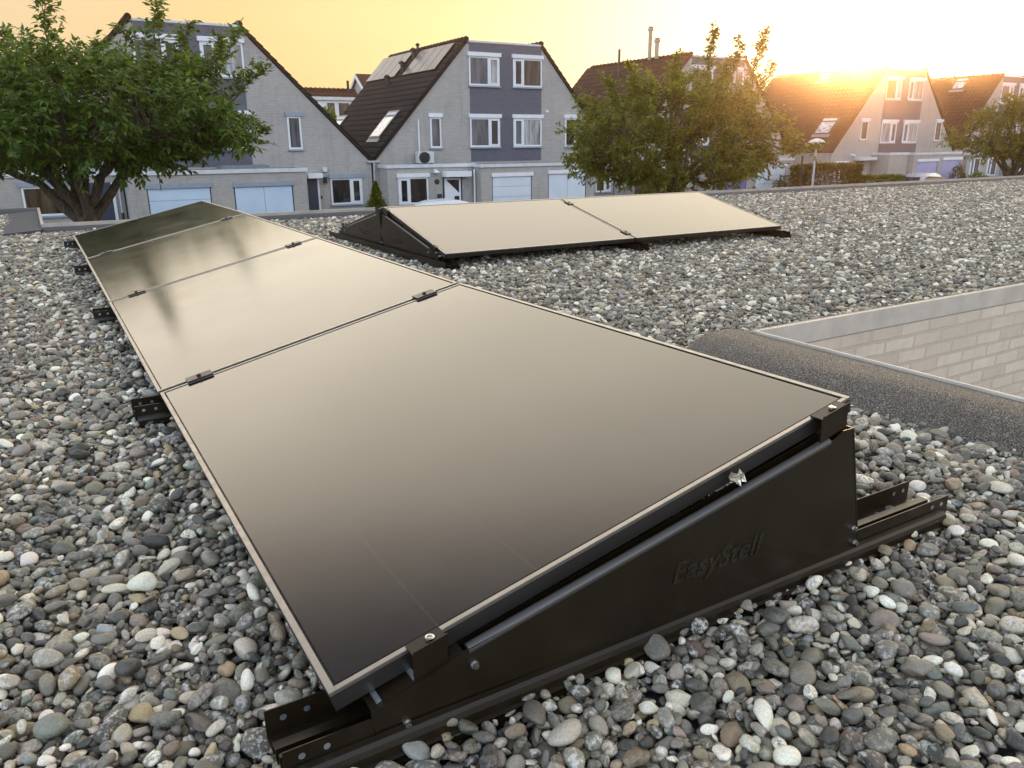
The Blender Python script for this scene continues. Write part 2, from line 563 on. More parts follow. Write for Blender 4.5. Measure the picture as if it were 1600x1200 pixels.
# ------------------------------------------------------------------ helpers: meshes
class MB:
    def __init__(self):
        self.v, self.f, self.mi = [], [], []

    def add(self, verts, faces, mi=0):
        o = len(self.v)
        self.v.extend([tuple(x) for x in verts])
        self.f.extend([tuple(o + i for i in q) for q in faces])
        self.mi.extend([mi] * len(faces))
        return self

    def box(self, x0, x1, y0, y1, z0, z1, mi=0):
        vs = [(x, y, z) for z in (z0, z1) for y in (y0, y1) for x in (x0, x1)]
        return self.add(vs, [(0, 2, 3, 1), (4, 5, 7, 6), (0, 1, 5, 4), (2, 6, 7, 3), (0, 4, 6, 2), (1, 3, 7, 5)], mi)

    def prism(self, poly, fn, d0, d1, mi=0):
        """polygon of 2-D points, fn(a, b, d) -> 3-D, extruded from d0 to d1"""
        n = len(poly)
        vs = [fn(a, b, d0) for a, b in poly] + [fn(a, b, d1) for a, b in poly]
        fs = [tuple(range(n))[::-1], tuple(range(n, 2 * n))] + [(i, (i + 1) % n, n + (i + 1) % n, n + i) for i in range(n)]
        return self.add(vs, fs, mi)

    def strip(self, line, fn, d0, d1, th=.002, mi=0):
        """a bent sheet: an open 2-D line of thickness th extruded from d0 to d1"""
        L = [Vector(q) for q in line]
        off = []
        for i, q in enumerate(L):
            ds = []
            if i:
                ds.append((L[i] - L[i - 1]).normalized())
            if i < len(L) - 1:
                ds.append((L[i + 1] - L[i]).normalized())
            nn = sum((Vector((-d.y, d.x)) for d in ds), Vector((0, 0)))
            off.append(q + nn.normalized() * th * (1.4 if len(ds) == 2 and abs(ds[0].dot(ds[1])) < .5 else 1))
        return self.prism([tuple(q) for q in L] + [tuple(q) for q in off[::-1]], fn, d0, d1, mi)

    def tube(self, pts, radii, sides=10, mi=0, cap=True):
        pts = [Vector(q) for q in pts]
        if isinstance(radii, (int, float)):
            radii = [radii] * len(pts)
        vs, fs = [], []
        up = Vector((0, 0, 1))
        px = None
        for i, q in enumerate(pts):
            d = (pts[min(i + 1, len(pts) - 1)] - pts[max(i - 1, 0)]).normalized()
            if px is None:
                px = d.cross(up if abs(d.z) < .95 else Vector((1, 0, 0))).normalized()
            px = (px - d * px.dot(d)).normalized()
            py = d.cross(px)
            for k in range(sides):
                a = 2 * PI * k / sides
                vs.append(q + (px * math.cos(a) + py * math.sin(a)) * radii[i])
        for i in range(len(pts) - 1):
            for k in range(sides):
                k2 = (k + 1) % sides
                fs.append((i * sides + k, i * sides + k2, (i + 1) * sides + k2, (i + 1) * sides + k))
        if cap:
            fs.append(tuple(range(sides))[::-1])
            fs.append(tuple(range((len(pts) - 1) * sides, len(pts) * sides)))
        return self.add(vs, fs, mi)

    def lathe(self, prof, c, sides=20, mi=0):
        vs, fs = [], []
        for r, z in prof:
            for k in range(sides):
                a = 2 * PI * k / sides
                vs.append((c[0] + r * math.cos(a), c[1] + r * math.sin(a), c[2] + z))
        for i in range(len(prof) - 1):
            for k in range(sides):
                k2 = (k + 1) % sides
                fs.append((i * sides + k, i * sides + k2, (i + 1) * sides + k2, (i + 1) * sides + k))
        fs.append(tuple(range(sides))[::-1])
        fs.append(tuple(range((len(prof) - 1) * sides, len(prof) * sides)))
        return self.add(vs, fs, mi)

    def build(self, name, mats, parent=None, loc=None, rot=None, smooth=False, bevel=0.0):
        me = bpy.data.meshes.new(name)
        me.from_pydata(self.v, [], self.f)
        if not isinstance(mats, (list, tuple)):
            mats = [mats]
        for m in mats:
            me.materials.append(m)
        if len(mats) > 1:
            me.polygons.foreach_set('material_index', self.mi)
        bm = bmesh.new()
        bm.from_mesh(me)
        bmesh.ops.recalc_face_normals(bm, faces=bm.faces)
        if bevel:
            es = [e for e in bm.edges if len(e.link_faces) == 2 and e.calc_face_angle(0) > .6]
            bmesh.ops.bevel(bm, geom=es, offset=bevel, segments=2, affect='EDGES', clamp_overlap=True)
        bm.to_mesh(me)
        bm.free()
        if smooth:
            me.shade_smooth()
            if hasattr(me, 'set_sharp_from_angle'):
                me.set_sharp_from_angle(angle=R_(40))
        o = bpy.data.objects.new(name, me)
        COL.objects.link(o)
        if parent:
            o.parent = parent
        if loc is not None:
            o.location = loc
        if rot is not None:
            o.rotation_euler = rot
        return o


def tag(o, label=None, cat=None, group=None, kind=None):
    if label:
        o['label'] = label
    if cat:
        o['category'] = cat
    if group:
        o['group'] = group
    if kind:
        o['kind'] = kind
    return o


def thing(name, label, cat, loc=(0, 0, 0), rot=(0, 0, 0), group=None):
    o = bpy.data.objects.new(name, None)
    COL.objects.link(o)
    o.location = loc
    o.rotation_euler = rot
    o.empty_display_size = .1
    return tag(o, label, cat, group)


XYZ = lambda a, b, d: (a, d, b)         # polygon in x,z extruded along y
YZX = lambda a, b, d: (d, a, b)         # polygon in y,z extruded along x


def np_mesh(name, verts, faces, mat, attrs=None, smooth=True):
    """large triangle or quad mesh from numpy arrays; attrs: name -> (type, per-vertex array)"""
    me = bpy.data.meshes.new(name)
    nv, nf, k = len(verts), len(faces), faces.shape[1]
    me.vertices.add(nv)
    me.vertices.foreach_set('co', np.ascontiguousarray(verts, dtype=np.float32).ravel())
    me.loops.add(nf * k)
    me.loops.foreach_set('vertex_index', np.ascontiguousarray(faces, dtype=np.int32).ravel())
    me.polygons.add(nf)
    me.polygons.foreach_set('loop_start', np.arange(0, nf * k, k, dtype=np.int32))
    me.polygons.foreach_set('loop_total', np.full(nf, k, dtype=np.int32))
    if smooth:
        me.polygons.foreach_set('use_smooth', np.ones(nf, dtype=bool))
    for an, (ty, arr) in (attrs or {}).items():
        a = me.attributes.new(an, ty, 'POINT')
        key = {'FLOAT': 'value', 'FLOAT_VECTOR': 'vector', 'FLOAT_COLOR': 'color'}[ty]
        a.data.foreach_set(key, np.ascontiguousarray(arr, dtype=np.float32).ravel())
    me.update()
    me.validate()
    me.materials.append(mat)
    return me

# ------------------------------------------------------------------ ground
def ground():
    m = MB()
    m.add([(-900, -900, GROUND), (900, -900, GROUND), (900, 900, GROUND), (-900, 900, GROUND)], [(0, 1, 2, 3)])
    tag(m.build('ground', MAT['paving']), kind='structure')
    m = MB()
    m.add([(-200, 20.6, GROUND + .004), (300, 20.6, GROUND + .004), (300, 25.6, GROUND + .004), (-200, 25.6, GROUND + .004)], [(0, 1, 2, 3)])
    tag(m.build('road', MAT['asphalt']), kind='structure')
    m = MB()
    m.box(-200, 300, 25.6, 27.4, GROUND - .2, GROUND + .12)
    m.box(-200, 300, 12.2, 20.6, GROUND - .2, GROUND + .12)
    tag(m.build('pavement', MAT['paving']), kind='structure')


ground()

# ------------------------------------------------------------------ the flat roof we stand on
VX, VY = 2.262, 1.295       # corner of the open yard beside the roof


def flat_roof():
    r = thing('flat_roof_building', 'low flat roofed building under the gravel with limewashed brick wall and metal roof edge', 'building', (0, 0, 0))
    m = MB()
    m.box(-8, VX - .004, -3, VY + .004, -.3, -.05)
    m.box(-8, 26, VY + .004, 8.66, -.3, -.05)
    m.box(-8, -.24, 8.66, 11.6, -.3, -.05)
    m.build('roof', MAT['felt'], r)
    m = MB()
    m.box(VX + .03, 26, VY - .006, VY + .12, GROUND, -.012)
    m.box(VX - .12, VX + .018, -3, VY - .012, GROUND, -.012)
    m.build('wall', MAT['wall_white'], r)
    m = MB()
    m.box(-8, 26, 8.48, 8.645, GROUND, -.31)
    m.box(-8, -.25, 11.4, 11.59, GROUND, -.31)
    m.box(-.40, -.26, 8.66, 11.39, GROUND, -.31)
    m.build('wall', MAT['wall'], r)
    # bitumen upstands with rounded shoulders
    m = MB()
    prof = [(1.90, -.05), (1.915, -.015), (1.94, .008), (1.985, .040), (2.035, .066), (2.085, .079), (2.14, .083), (2.20, .082), (VX - .002, .078), (VX - .002, -.05)]
    ys = [-3] + list(np.linspace(-.6, VY + .085, 26))
    vs, fs = [], []
    k = len(prof)
    for y in ys:
        for i, (x, z) in enumerate(prof):
            w = .006 * math.sin(y * 7 + i) + .004 * math.sin(y * 17 + i * 2)
            x = VX - .002 - (VX - .002 - x) * (1.0 - .30 * min(1, max(0, (1.3 - y) / 1.3)))
            vs.append((x + (w if 0 < i < k - 3 else 0), y, z + (.6 * w if 0 < i < k - 3 else 0)))
    for a in range(len(ys) - 1):
        for i in range(k - 1):
            fs.append((a * k + i, a * k + i + 1, (a + 1) * k + i + 1, (a + 1) * k + i))
    fs.append(tuple(range(k)))
    fs.append(tuple(range((len(ys) - 1) * k, len(ys) * k)))
    m.add(vs, fs)
    m.build('upstand', MAT['bitumen'], r, smooth=True)
    m = MB()
    prof = [(VY + .002, -.05), (VY + .002, .070), (VY + .07, .070), (VY + .12, .052), (VY + .17, .015), (VY + .22, -.02), (VY + .23, -.05)]
    m.prism(prof, YZX, 2.16, 26)
    m.build('upstand', MAT['bitumen'], r, smooth=True)
    m = MB()
    prof = [(8.49, -.05), (8.51, -.015), (8.56, .018), (8.61, .034), (8.672, .038), (8.672, -.05)]
    m.prism(prof, YZX, -.21, 26)
    m.prism([(-.66, -.05), (-.60, -.012), (-.54, .012), (-.222, .035), (-.222, -.05)], XYZ, 8.45, 11.5)
    m.prism([(11.28, -.05), (11.30, .0), (11.36, .05), (11.56, .06), (11.56, -.05)], YZX, -8, -.223)
    m.build('upstand', MAT['felt'], r, smooth=True)
    # aluminium edge trims
    m = MB()
    m.box(VX, 26, VY - .014, VY, -.008, .087)
    m.box(VX - .006, 26, VY + .001, VY + .010, .0705, .0875)
    m.build('coping', MAT['alu_trim'], r, bevel=.003)
    m = MB()
    m.box(VX, VX + .013, -3, VY - .015, -.008, .088)
    m.build('coping', MAT['alu_trim'], r, bevel=.003)
    m = MB()
    m.box(-.218, 26, 8.674, 8.702, -.10, .074)
    m.box(-.22, -.19, 8.704, 11.5, -.10, .062)
    m.build('coping', MAT['trim_dull'], r, bevel=.003)
    return r


flat_roof()


# ------------------------------------------------------------------ gravel
def ico(sub):
    bm = bmesh.new()
    bmesh.ops.create_icosphere(bm, subdivisions=sub, radius=1)
    bm.verts.ensure_lookup_table()
    v = np.array([q.co[:] for q in bm.verts])
    f = np.array([[q.index for q in p.verts] for p in bm.faces])
    bm.free()
    return v, f


ICO = (ico(2), ico(3))
CELL = .5
PALETTE = [((.115, .110, .100), 20), ((.195, .185, .165), 20), ((.065, .064, .060), 9), ((.29, .275, .245), 16), ((.165, .158, .13), 11),
           ((.14, .145, .138), 7), ((.25, .205, .15), 8), ((.37, .295, .19), 4), ((.47, .44, .38), 13), ((.72, .70, .65), 15),
           ((.19, .14, .115), 2), ((.23, .20, .185), 5), ((.26, .28, .295), 2), ((.17, .195, .175), 3)]
PW = np.array([w for _, w in PALETTE], float)
PW /= PW.sum()
TINT = np.array([1.05, .99, .86])
PC = np.array([c for c, _ in PALETTE]) * TINT


def gravel_tile(seed):
    g = np.random.default_rng(seed)
    RES = .002
    n = int(CELL / RES)
    H = np.full((n, n), -.045)
    out_v, out_f, out_c, out_m = [], [], [], []
    nv = 0
    NP_ = 1280
    sizes = np.sort(np.clip(0.0113 * np.exp(g.normal(0, .38, NP_)), .005, .030))[::-1]
    sizes = sizes[g.permutation(NP_)]
    for i in range(NP_):
        a = sizes[i]
        b = a * g.uniform(.48, .88)
        c = min(b, a * g.uniform(.30, .66))
        best = None
        for tr in range(9):
            th = g.uniform(0, PI)
            cx, cy = g.uniform(0, n, 2)
            rr = int(a / RES) + 1
            ix = np.arange(int(cx) - rr, int(cx) + rr + 1)
            iy = np.arange(int(cy) - rr, int(cy) + rr + 1)
            dx = (ix - cx)[:, None] * RES
            dy = (iy - cy)[None, :] * RES
            u = (dx * math.cos(th) + dy * math.sin(th)) / a
            w = (-dx * math.sin(th) + dy * math.cos(th)) / b
            q = u * u + w * w
            msk = q < .92
            hc = c * np.sqrt(np.clip(1 - q, 0, 1))
            sub = H[np.ix_(ix % n, iy % n)]
            z = np.quantile((sub + hc)[msk], .93)
            top = z + c
            if best is None or top < best[0]:
                best = (top, z, th, cx, cy, ix, iy, msk, hc, dx, dy, sub)
        top, z, th, cx, cy, ix, iy, msk, hc, dx, dy, sub = best
        # lean with the ground below
        X = np.broadcast_to(dx, msk.shape)[msk]
        Y = np.broadcast_to(dy, msk.shape)[msk]
        h = sub[msk]
        gx = (X * (h - h.mean())).mean() / max((X * X).mean(), 1e-9)
        gy = (Y * (h - h.mean())).mean() / max((Y * Y).mean(), 1e-9)
        tx = float(np.clip(gx * .8, -.55, .55) + g.normal(0, .14))
        ty = float(np.clip(gy * .8, -.55, .55) + g.normal(0, .14))
        H[np.ix_(ix % n, iy % n)] = np.where(msk, np.maximum(sub, z + hc * .9), sub)
        # shape: a wobbly ellipsoid with a few worn flats
        ICO_V, ICO_F = ICO[1 if a > .0095 else 0]
        v = ICO_V.copy()
        for _ in range(int(g.integers(1, 5))):
            k = g.normal(size=3)
            k /= np.linalg.norm(k)
            d = g.uniform(.5, .92)
            e = v @ k - d
            v = v - np.outer(np.clip(e, 0, None) * .85, k)
        rad = np.ones(len(v))
        for _ in range(3):
            k = g.normal(size=3)
            rad += g.uniform(.03, .10) * np.cos((ICO_V @ k) * g.uniform(1.3, 2.6) + g.uniform(0, 6))
        v = v * rad[:, None] * np.array([a, b, c])
        Rz = np.array(Matrix.Rotation(th, 3, 'Z'))
        Rt = np.array(Euler((ty, -tx, 0)).to_matrix())
        v = v @ Rz.T @ Rt.T
        v += np.array([cx * RES - CELL / 2, cy * RES - CELL / 2, z])
        out_v.append(v)
        out_f.append(ICO_F + nv)
        nv += len(ICO_V)
        ci = g.choice(len(PC), p=PW)
        col = PC[ci] * g.uniform(.78, 1.25) * (1 + g.normal(0, .022, 3))
        out_c.append(np.tile(np.append(col, 1), (len(v), 1)))
        mt = (g.uniform(.3, .9) if g.random() < .30 else g.uniform(0, .12), g.uniform(.3, .8) if g.random() < .35 else 0, 0)
        out_m.append(np.tile(mt, (len(v), 1)))
    lift = np.quantile(H, .72)
    v = np.concatenate(out_v)
    v[:, 2] -= lift
    return np_mesh('pebble_tile', v, np.concatenate(out_f), MAT['pebble'],
                   {'col': ('FLOAT_COLOR', np.clip(np.concatenate(out_c), .01, .9)), 'mot': ('FLOAT_VECTOR', np.concatenate(out_m))})


def gravel():
    NT = 14
    src = bpy.data.collections.new('pebble_tiles')
    for i in range(NT):
        o = bpy.data.objects.new('pebble_tile_%02d' % i, gravel_tile(100 + i))
        src.objects.link(o)
    pts, idx, rot = [], [], []
    vm = cam.matrix_world.inverted()
    for ix in range(-16, 52):
        for iy in range(-6, 23):
            x, y = (ix + .5) * CELL, (iy + .5) * CELL
            if x > 2.0 and y < 1.5:
                continue
            if y > 8.5 and x > -.5:
                continue
            q = vm @ Vector((x, y, 0))
            d = -q.z
            far = math.hypot(q.x, q.z)
            if far > 1.6 and (d < .1 or abs(q.x) / d > .66 * (1 + 1.6 / far)):
                continue
            pts.append((x, y, .004 * math.sin(x * 2.1) * math.sin(y * 1.7)))
            idx.append(int(rng.integers(NT)))
            rot.append(float(rng.integers(4)) * PI / 2)
    for iy in range(-6, 3):
        pts.append(((1.935, 1.96, 1.99)[2 - min(2, max(0, iy))], (iy + .5) * CELL, .004))
        idx.append(int(rng.integers(NT)))
        rot.append(float(rng.integers(4)) * PI / 2)
    me = bpy.data.meshes.new('gravel')
    me.from_pydata(pts, [], [])
    a = me.attributes.new('tile', 'INT', 'POINT')
    a.data.foreach_set('value', idx)
    a = me.attributes.new('turn', 'FLOAT', 'POINT')
    a.data.foreach_set('value', rot)
    o = bpy.data.objects.new('gravel', me)
    COL.objects.link(o)
    tag(o, 'grey and tan rounded river pebbles covering the flat roof', 'gravel', kind='stuff')
    ng = bpy.data.node_groups.new('scatter_pebbles', 'GeometryNodeTree')
    ng.interface.new_socket('Geometry', in_out='INPUT', socket_type='NodeSocketGeometry')
    ng.interface.new_socket('Geometry', in_out='OUTPUT', socket_type='NodeSocketGeometry')
    gi, go = ng.nodes.new('NodeGroupInput'), ng.nodes.new('NodeGroupOutput')
    ci = ng.nodes.new('GeometryNodeCollectionInfo')
    ci.inputs['Collection'].default_value = src
    ci.inputs['Separate Children'].default_value = True
    ci.inputs['Reset Children'].default_value = True
    ip = ng.nodes.new('GeometryNodeInstanceOnPoints')
    ip.inputs['Pick Instance'].default_value = True
    at = ng.nodes.new('GeometryNodeInputNamedAttribute')
    at.data_type = 'INT'
    at.inputs['Name'].default_value = 'tile'
    ar = ng.nodes.new('GeometryNodeInputNamedAttribute')
    ar.data_type = 'FLOAT'
    ar.inputs['Name'].default_value = 'turn'
    cx = ng.nodes.new('ShaderNodeCombineXYZ')
    er = ng.nodes.new('FunctionNodeEulerToRotation')
    L = ng.links
    L.new(gi.outputs[0], ip.inputs['Points'])
    L.new(ci.outputs[0], ip.inputs['Instance'])
    L.new(at.outputs[0], ip.inputs['Instance Index'])
    L.new(ar.outputs[0], cx.inputs[2])
    L.new(cx.outputs[0], er.inputs[0])
    L.new(er.outputs[0], ip.inputs['Rotation'])
    L.new(ip.outputs[0], go.inputs[0])
    md = o.modifiers.new('pebbles', 'NODES')
    md.node_group = ng


gravel()

# ------------------------------------------------------------------ solar panels and their mounting
PL, PW_, TILT, GAP, H0 = 1.722, 1.134, .226828, .020, .10
FR, FH = .011, .033         # frame lip and height


def panel_parts():
    def ring(m, x0, x1, y0, y1, w, z0, z1):
        m.box(x0, x0 + w, y0, y1, z0, z1)
        m.box(x1 - w, x1, y0, y1, z0, z1)
        m.box(x0 + w, x1 - w, y0, y0 + w, z0, z1)
        m.box(x0 + w, x1 - w, y1 - w, y1, z0, z1)
    f = MB()
    ring(f, 0, PW_, 0, PL, FR, -.0065, 0)
    side = MB()
    ring(side, .0008, PW_ - .0008, .0008, PL - .0008, .003, -FH, -.0066)
    ring(side, .0009, PW_ - .0009, .0009, PL - .0009, .026, -FH - .0015, -FH + .0005)
    g = MB()
    i = FR + .0045
    g.box(i, PW_ - i, i, PL - i, -.012, -.0022)
    b = MB()
    b.box(.0045, PW_ - .0045, .0045, PL - .0045, -.016, -.0125)
    return f, side, g, b


PANEL_MESH = None


def solar_panel(label, group, loc, rot):
    global PANEL_MESH
    r = thing('solar_panel', label, 'solar panel', loc, rot, group)
    if PANEL_MESH is None:
        f, s, g, b = panel_parts()
        os_ = [f.build('frame', MAT['alu_lip_lit'], r, bevel=.0008), s.build('frame_side', MAT['alu_side'], r),
               g.build('glass', MAT['solar'], r), b.build('backsheet', MAT['black'], r)]
        PANEL_MESH = [(o.name.split('.')[0], o.data) for o in os_]
    else:
        for nm, me in PANEL_MESH:
            o = bpy.data.objects.new(nm, me)
            COL.objects.link(o)
            o.parent = r
    return r


ZO = [0, -.01816, -.0077, .0048, 0]
ROW1 = ['black framed solar panel nearest the camera with end clamps and side plate',
        'second solar panel from the near end of the four-panel row, clear pale reflection',
        'third solar panel of the four-panel row, blurred tree and house reflected in it',
        'last solar panel of the four-panel row, dark green with the tree reflected']
for i in range(4):
    y = i * (PL + GAP)
    pitch = math.asin((ZO[i + 1] - ZO[i]) / PL)
    solar_panel(ROW1[i], 'solar panels in the long row', (0, y, H0 + ZO[i]), (pitch, -TILT, 0))
X2, Y2 = 2.19878, 4.08335
CT, ST = math.cos(TILT), math.sin(TILT)
YH = Y2 + PW_ * CT
ROW2 = ['left panel of the pair beyond, tilted to the camera beside the triangular side plate', 'right panel of the pair beyond, ending in open gravel']
for i in range(2):
    x = X2 + i * (PL + GAP)
    solar_panel(ROW2[i], 'solar panels in the double pitched row', (x + PL, Y2, H0), (0, -TILT, PI / 2))
BACK = ['solar panel on the hidden far slope behind the left panel of the pair', 'solar panel on the hidden far slope behind the right panel of the pair']
YB = 2 * YH + .03
for i in range(2):
    x = X2 + i * (PL + GAP)
    solar_panel(BACK[i], 'solar panels in the double pitched row', (x, YB - Y2, H0 - .004), (0, -TILT, -PI / 2))


def slope_pt(v, y, w=0.0):
    """row 1: v along the slope, y along the row, w off the glass"""
    i = min(3, max(0, int(y / (PL + GAP))))
    t = (y - i * (PL + GAP)) / PL
    zo = ZO[i] + (ZO[i + 1] - ZO[i]) * t
    return Vector((v * CT - w * ST, y, H0 + zo + v * ST + w * CT))


# mid clamps between panels: little blocks bridging the gap
def mid_clamp(label, loc, rot, group):
    r = thing('panel_clamp', label, 'clamp', loc, rot, group)
    m = MB()
    m.box(-.042, .042, -.026, .026, .0006, .006)
    m.box(-.042, .042, -.0085, .0085, -.03, .0004)
    m.build('clamp_body', MAT['powder'], r, bevel=.0012)
    m = MB()
    m.lathe([(.007, 0), (.007, .005), (.0055, .0065)], (0, 0, .0062), 12)
    m.build('bolt', MAT['black'], r, smooth=True)


WHERE = ['first joint', 'second joint', 'farthest joint']
for j in range(1, 4):
    for v, side in ((.135, 'low'), (.985, 'high')):
        y = j * (PL + GAP) - GAP / 2
        q = slope_pt(v, j * (PL + GAP) + .001)
        q.y = y
        mid_clamp('small black clamp, %s side of the %s of the long row' % (side, WHERE[j - 1]), q, (0, -TILT, 0), 'black clamps between panels')
for v, side in ((.135, 'low'), (.985, 'high')):
    mid_clamp('small black clamp, %s side of the joint of the double pitched row' % side,
              (X2 + PL + GAP / 2, Y2 + v * CT, H0 + v * ST), (0, -TILT, PI / 2), 'black clamps between panels')


# base rails: folded steel profile lying in the gravel
def rail_mesh(length):
    m = MB()
    # (across, up): far flange, ridges, near flange, outer bead
    line = [(.070, .052), (.070, .006), (.036, .006), (.036, .024), (.018, .024), (.018, .006), (-.004, .006), (-.004, .034), (-.012, .034), (-.012, .010),
            (-.026, .010), (-.026, .054)]
    m.strip(line, lambda a, b, d: (d, a, b), 0, length, .0022)
    line2 = [(-.030, .026), (-.035, .025), (-.041, .024), (-.046, .019), (-.049, .010), (-.049, -.004), (-.056, -.006)]
    m.strip(line2, lambda a, b, d: (d, a, b), .004, length - .03, .0022)
    m.box(.01, length - .01, -.058, .080, -.03, -.012)
    for x in (.026, .062, length - .062, length - .026):
        for yy, zz in ((.0675, .034), (-.0285, .038)):
            m.tube([(x, yy - .0005, zz), (x, yy - .0002, zz)], .0052, 10, 1)
    return m


RAIL = {}


def rail(label, group, loc, rz, length):
    r = thing('mounting_rail', label, 'mounting rail', loc, (0, 0, rz), group)
    if length not in RAIL:
        RAIL[length] = (rail_mesh(length).build('rail_profile', [MAT['powder'], MAT['bright_metal']], r).data,)
    else:
        for nm, me in zip(('rail_profile',), RAIL[length]):
            o = bpy.data.objects.new(nm, me)
            COL.objects.link(o)
            o.parent = r


RL = ['black folded steel rail under the nearest side plate, longest end showing', 'black rail end under the first panel joint',
      'black rail end under the second panel joint', 'black rail end under the farthest panel joint', 'black rail end at the far end of the long row']
for j in range(5):
    y = j * (PL + GAP) + (.002 if j == 0 else -.01 if j < 4 else -.06)
    rail(RL[j], 'base rails of the long row', (-.078, y, 0), 0, 1.56)
RL2 = ['black rail at the triangular side plates of the double row', 'black rail under the joint of the double pitched row', 'black rail end beyond the right end of the double pitched row']
for j in range(3):
    rail(RL2[j], 'base rails of the double row', (X2 + j * (PL + GAP) + (.02 if j < 2 else -.04), Y2 - .10, 0), PI / 2, 2.52)


# side plates (folded sheet, cut lettering)
def letters_mesh(size, depth):
    c = bpy.data.curves.new('lettering', 'FONT')
    c.body = 'EasyStell'
    c.size = size
    c.shear = .28
    c.space_character = 1.06
    c.extrude = depth
    c.offset = size * .022
    o = bpy.data.objects.new('lettering', c)
    COL.objects.link(o)
    bpy.context.view_layer.update()
    me = bpy.data.meshes.new_from_object(o.evaluated_get(bpy.context.evaluated_depsgraph_get()))
    bpy.data.objects.remove(o)
    me.name = 'lettering'
    me.materials.clear()
    me.materials.append(MAT['powder_gloss'])
    return me


LETTERS = letters_mesh(.060, .0007)


def side_plate(label, org, dirx, out, near=False, group=None, z=0.0):
    """triangular end plate: a runs from the low to the high side"""
    org, dirx, out = Vector(org), Vector(dirx), Vector(out)
    r = thing('side_plate', label, 'side plate', org, (0, 0, 0), group)
    P = lambda a, h, d: tuple(dirx * a + out * d + Vector((0, 0, h + z)))
    m = MB()
    poly = [(.055, .030), (1.150, .018), (1.0825, .300), (1.055, .300), (1.030, .286), (.420, .1535), (.205, .1120), (.150, .094), (.050, .066)]
    m.prism(poly, P, 0, .0025)
    # foot fold along the rail
    m.prism([(.055, .0285), (.055, .020), (1.150, .008), (1.150, .0165)], P, .0030, .0065)
    m.build('plate', MAT['powder'], r)
    # rolled top flange
    m = MB()
    p0, p1 = Vector(P(.212, .108, -.006)), Vector(P(1.022, .281, -.006))
    m.tube([p0, p0.lerp(p1, .3), p0.lerp(p1, .7), p1], .0092, 16)
    m.build('top_flange', MAT['powder_flange'], r, smooth=True)
    # return fold at the tall end, and a sheet added to darken the panel gap
    m = MB()
    m.prism([(1.152, .018), (1.156, .018), (1.0885, .300), (1.0845, .300)], P, -.05, .0024)
    m.prism([(.16, .03), (1.10, .02), (1.075, .300), (.16, .094)], P, -.034, -.032)
    m.build('fold_and_added_gap_sheet', MAT['powder'], r)
    # low end flange; bright strips stand for light caught on slot edges
    t = MB()
    t.prism([(.052, .0675), (.203, .1115), (.203, .1100), (.052, .0655)], P, -.048, -.0004)
    t.build('slotted_flange', MAT['powder'], r)
    for a in (.066, .124):
        h = .0672 + (a - .052) * .2914
        t = MB()
        t.prism([(a - .004, h + .0005), (a + .004, h + .003), (a + .003, h + .0065), (a - .003, h + .0045)], P, -.044, -.004)
        t.build('lit_slot_edge', MAT['bright_metal'], r)
    for a, h in ((.219, .084), (.104, .026), (1.138, .030), (1.128, .066)):
        t = MB()
        c = Vector(P(a, h, .0026))
        d = out
        t.tube([c, c + d * .003], .0072, 12)
        t.tube([c + d * .0031, c + d * .009], .0052, 6)
        t.build('bolt', MAT['steel'], r)
    # clamp brackets carrying the panel corner
    for a0, a1, h in ((.122, .178, .0), (.995, 1.07, .0)):
        t = MB()
        s = ST / CT
        def Q(aa, hh, dd):
            return tuple(dirx * aa + out * dd + Vector((0, 0, H0 + aa * s + hh + z)))
        t.prism([(a0, .0035), (a1, .0035), (a1, .0006), (a0, .0006)], Q, -.033, -.0005)
        t.prism([(a0, .0003), (a1, .0003), (a1, -.044), (a0, -.044)], Q, -.006, -.003)
        t.prism([(a0, .010), (a1, .010), (a1, .0037), (a0, .0037)], Q, -.003, -.0006)
        cl = t.build('end_clamp', MAT['powder'], r)
        b = MB()
        c = Vector(Q((a0 + a1) / 2 + .006, .0045, -.017))
        b.lathe([(.0075, -.001), (.0075, .0035), (.0042, .004), (.0042, .002)], tuple(c), 12)
        b.build('clamp_bolt', MAT['steel'], cl, smooth=True)
    # support legs behind the plate
    for a, hh in ((.12, .095), (1.06, .30)):
        t = MB()
        t.prism([(a - .03, .02), (a + .03, .02), (a + .03, hh), (a - .03, hh - .012)], P, -.075, -.035)
        t.build('support_leg', MAT['powder'], r)
    # lettering, read from outside
    o = bpy.data.objects.new('lettering', LETTERS)
    COL.objects.link(o)
    o.parent = r
    right = Vector((0, 0, 1)).cross(out)
    a0 = .618 if right.dot(dirx) > 0 else .93
    pos = dirx * a0 + out * .0036 + Vector((0, 0, .094 + z))
    mt = Matrix((right, Vector((0, 0, 1)), out)).transposed().to_4x4()
    mt.translation = pos
    o.matrix_local = mt
    return r


m_, t_, b_ = material('rolled flange sheen')
b_.inputs['Base Color'].default_value = (.10, .095, .09, 1)  # paler than the plate: sky sheen on the fold put into the colour
b_.inputs['Roughness'].default_value = .38
b_.inputs['Metallic'].default_value = .6
setin(t_, b_, 'Roughness', ramp(t_, noise(t_, worldco(t_), 25, 3), [(.3, .32), (.7, .44)]))
MAT['powder_flange'] = m_

side_plate('large dark brown lettered side plate at the near end of the long row', (0, -.026, 0), (1, 0, 0), (0, -1, 0))
side_plate('right triangular side plate of the double row, sloping down towards the camera', (X2 - .026, Y2, 0), (0, 1, 0), (-1, 0, 0), group='triangular side plates of the double row', z=.004)
side_plate('left triangular side plate of the double row, sloping down away from camera', (X2 - .026, YB - Y2, 0), (0, -1, 0), (-1, 0, 0), group='triangular side plates of the double row', z=.004)

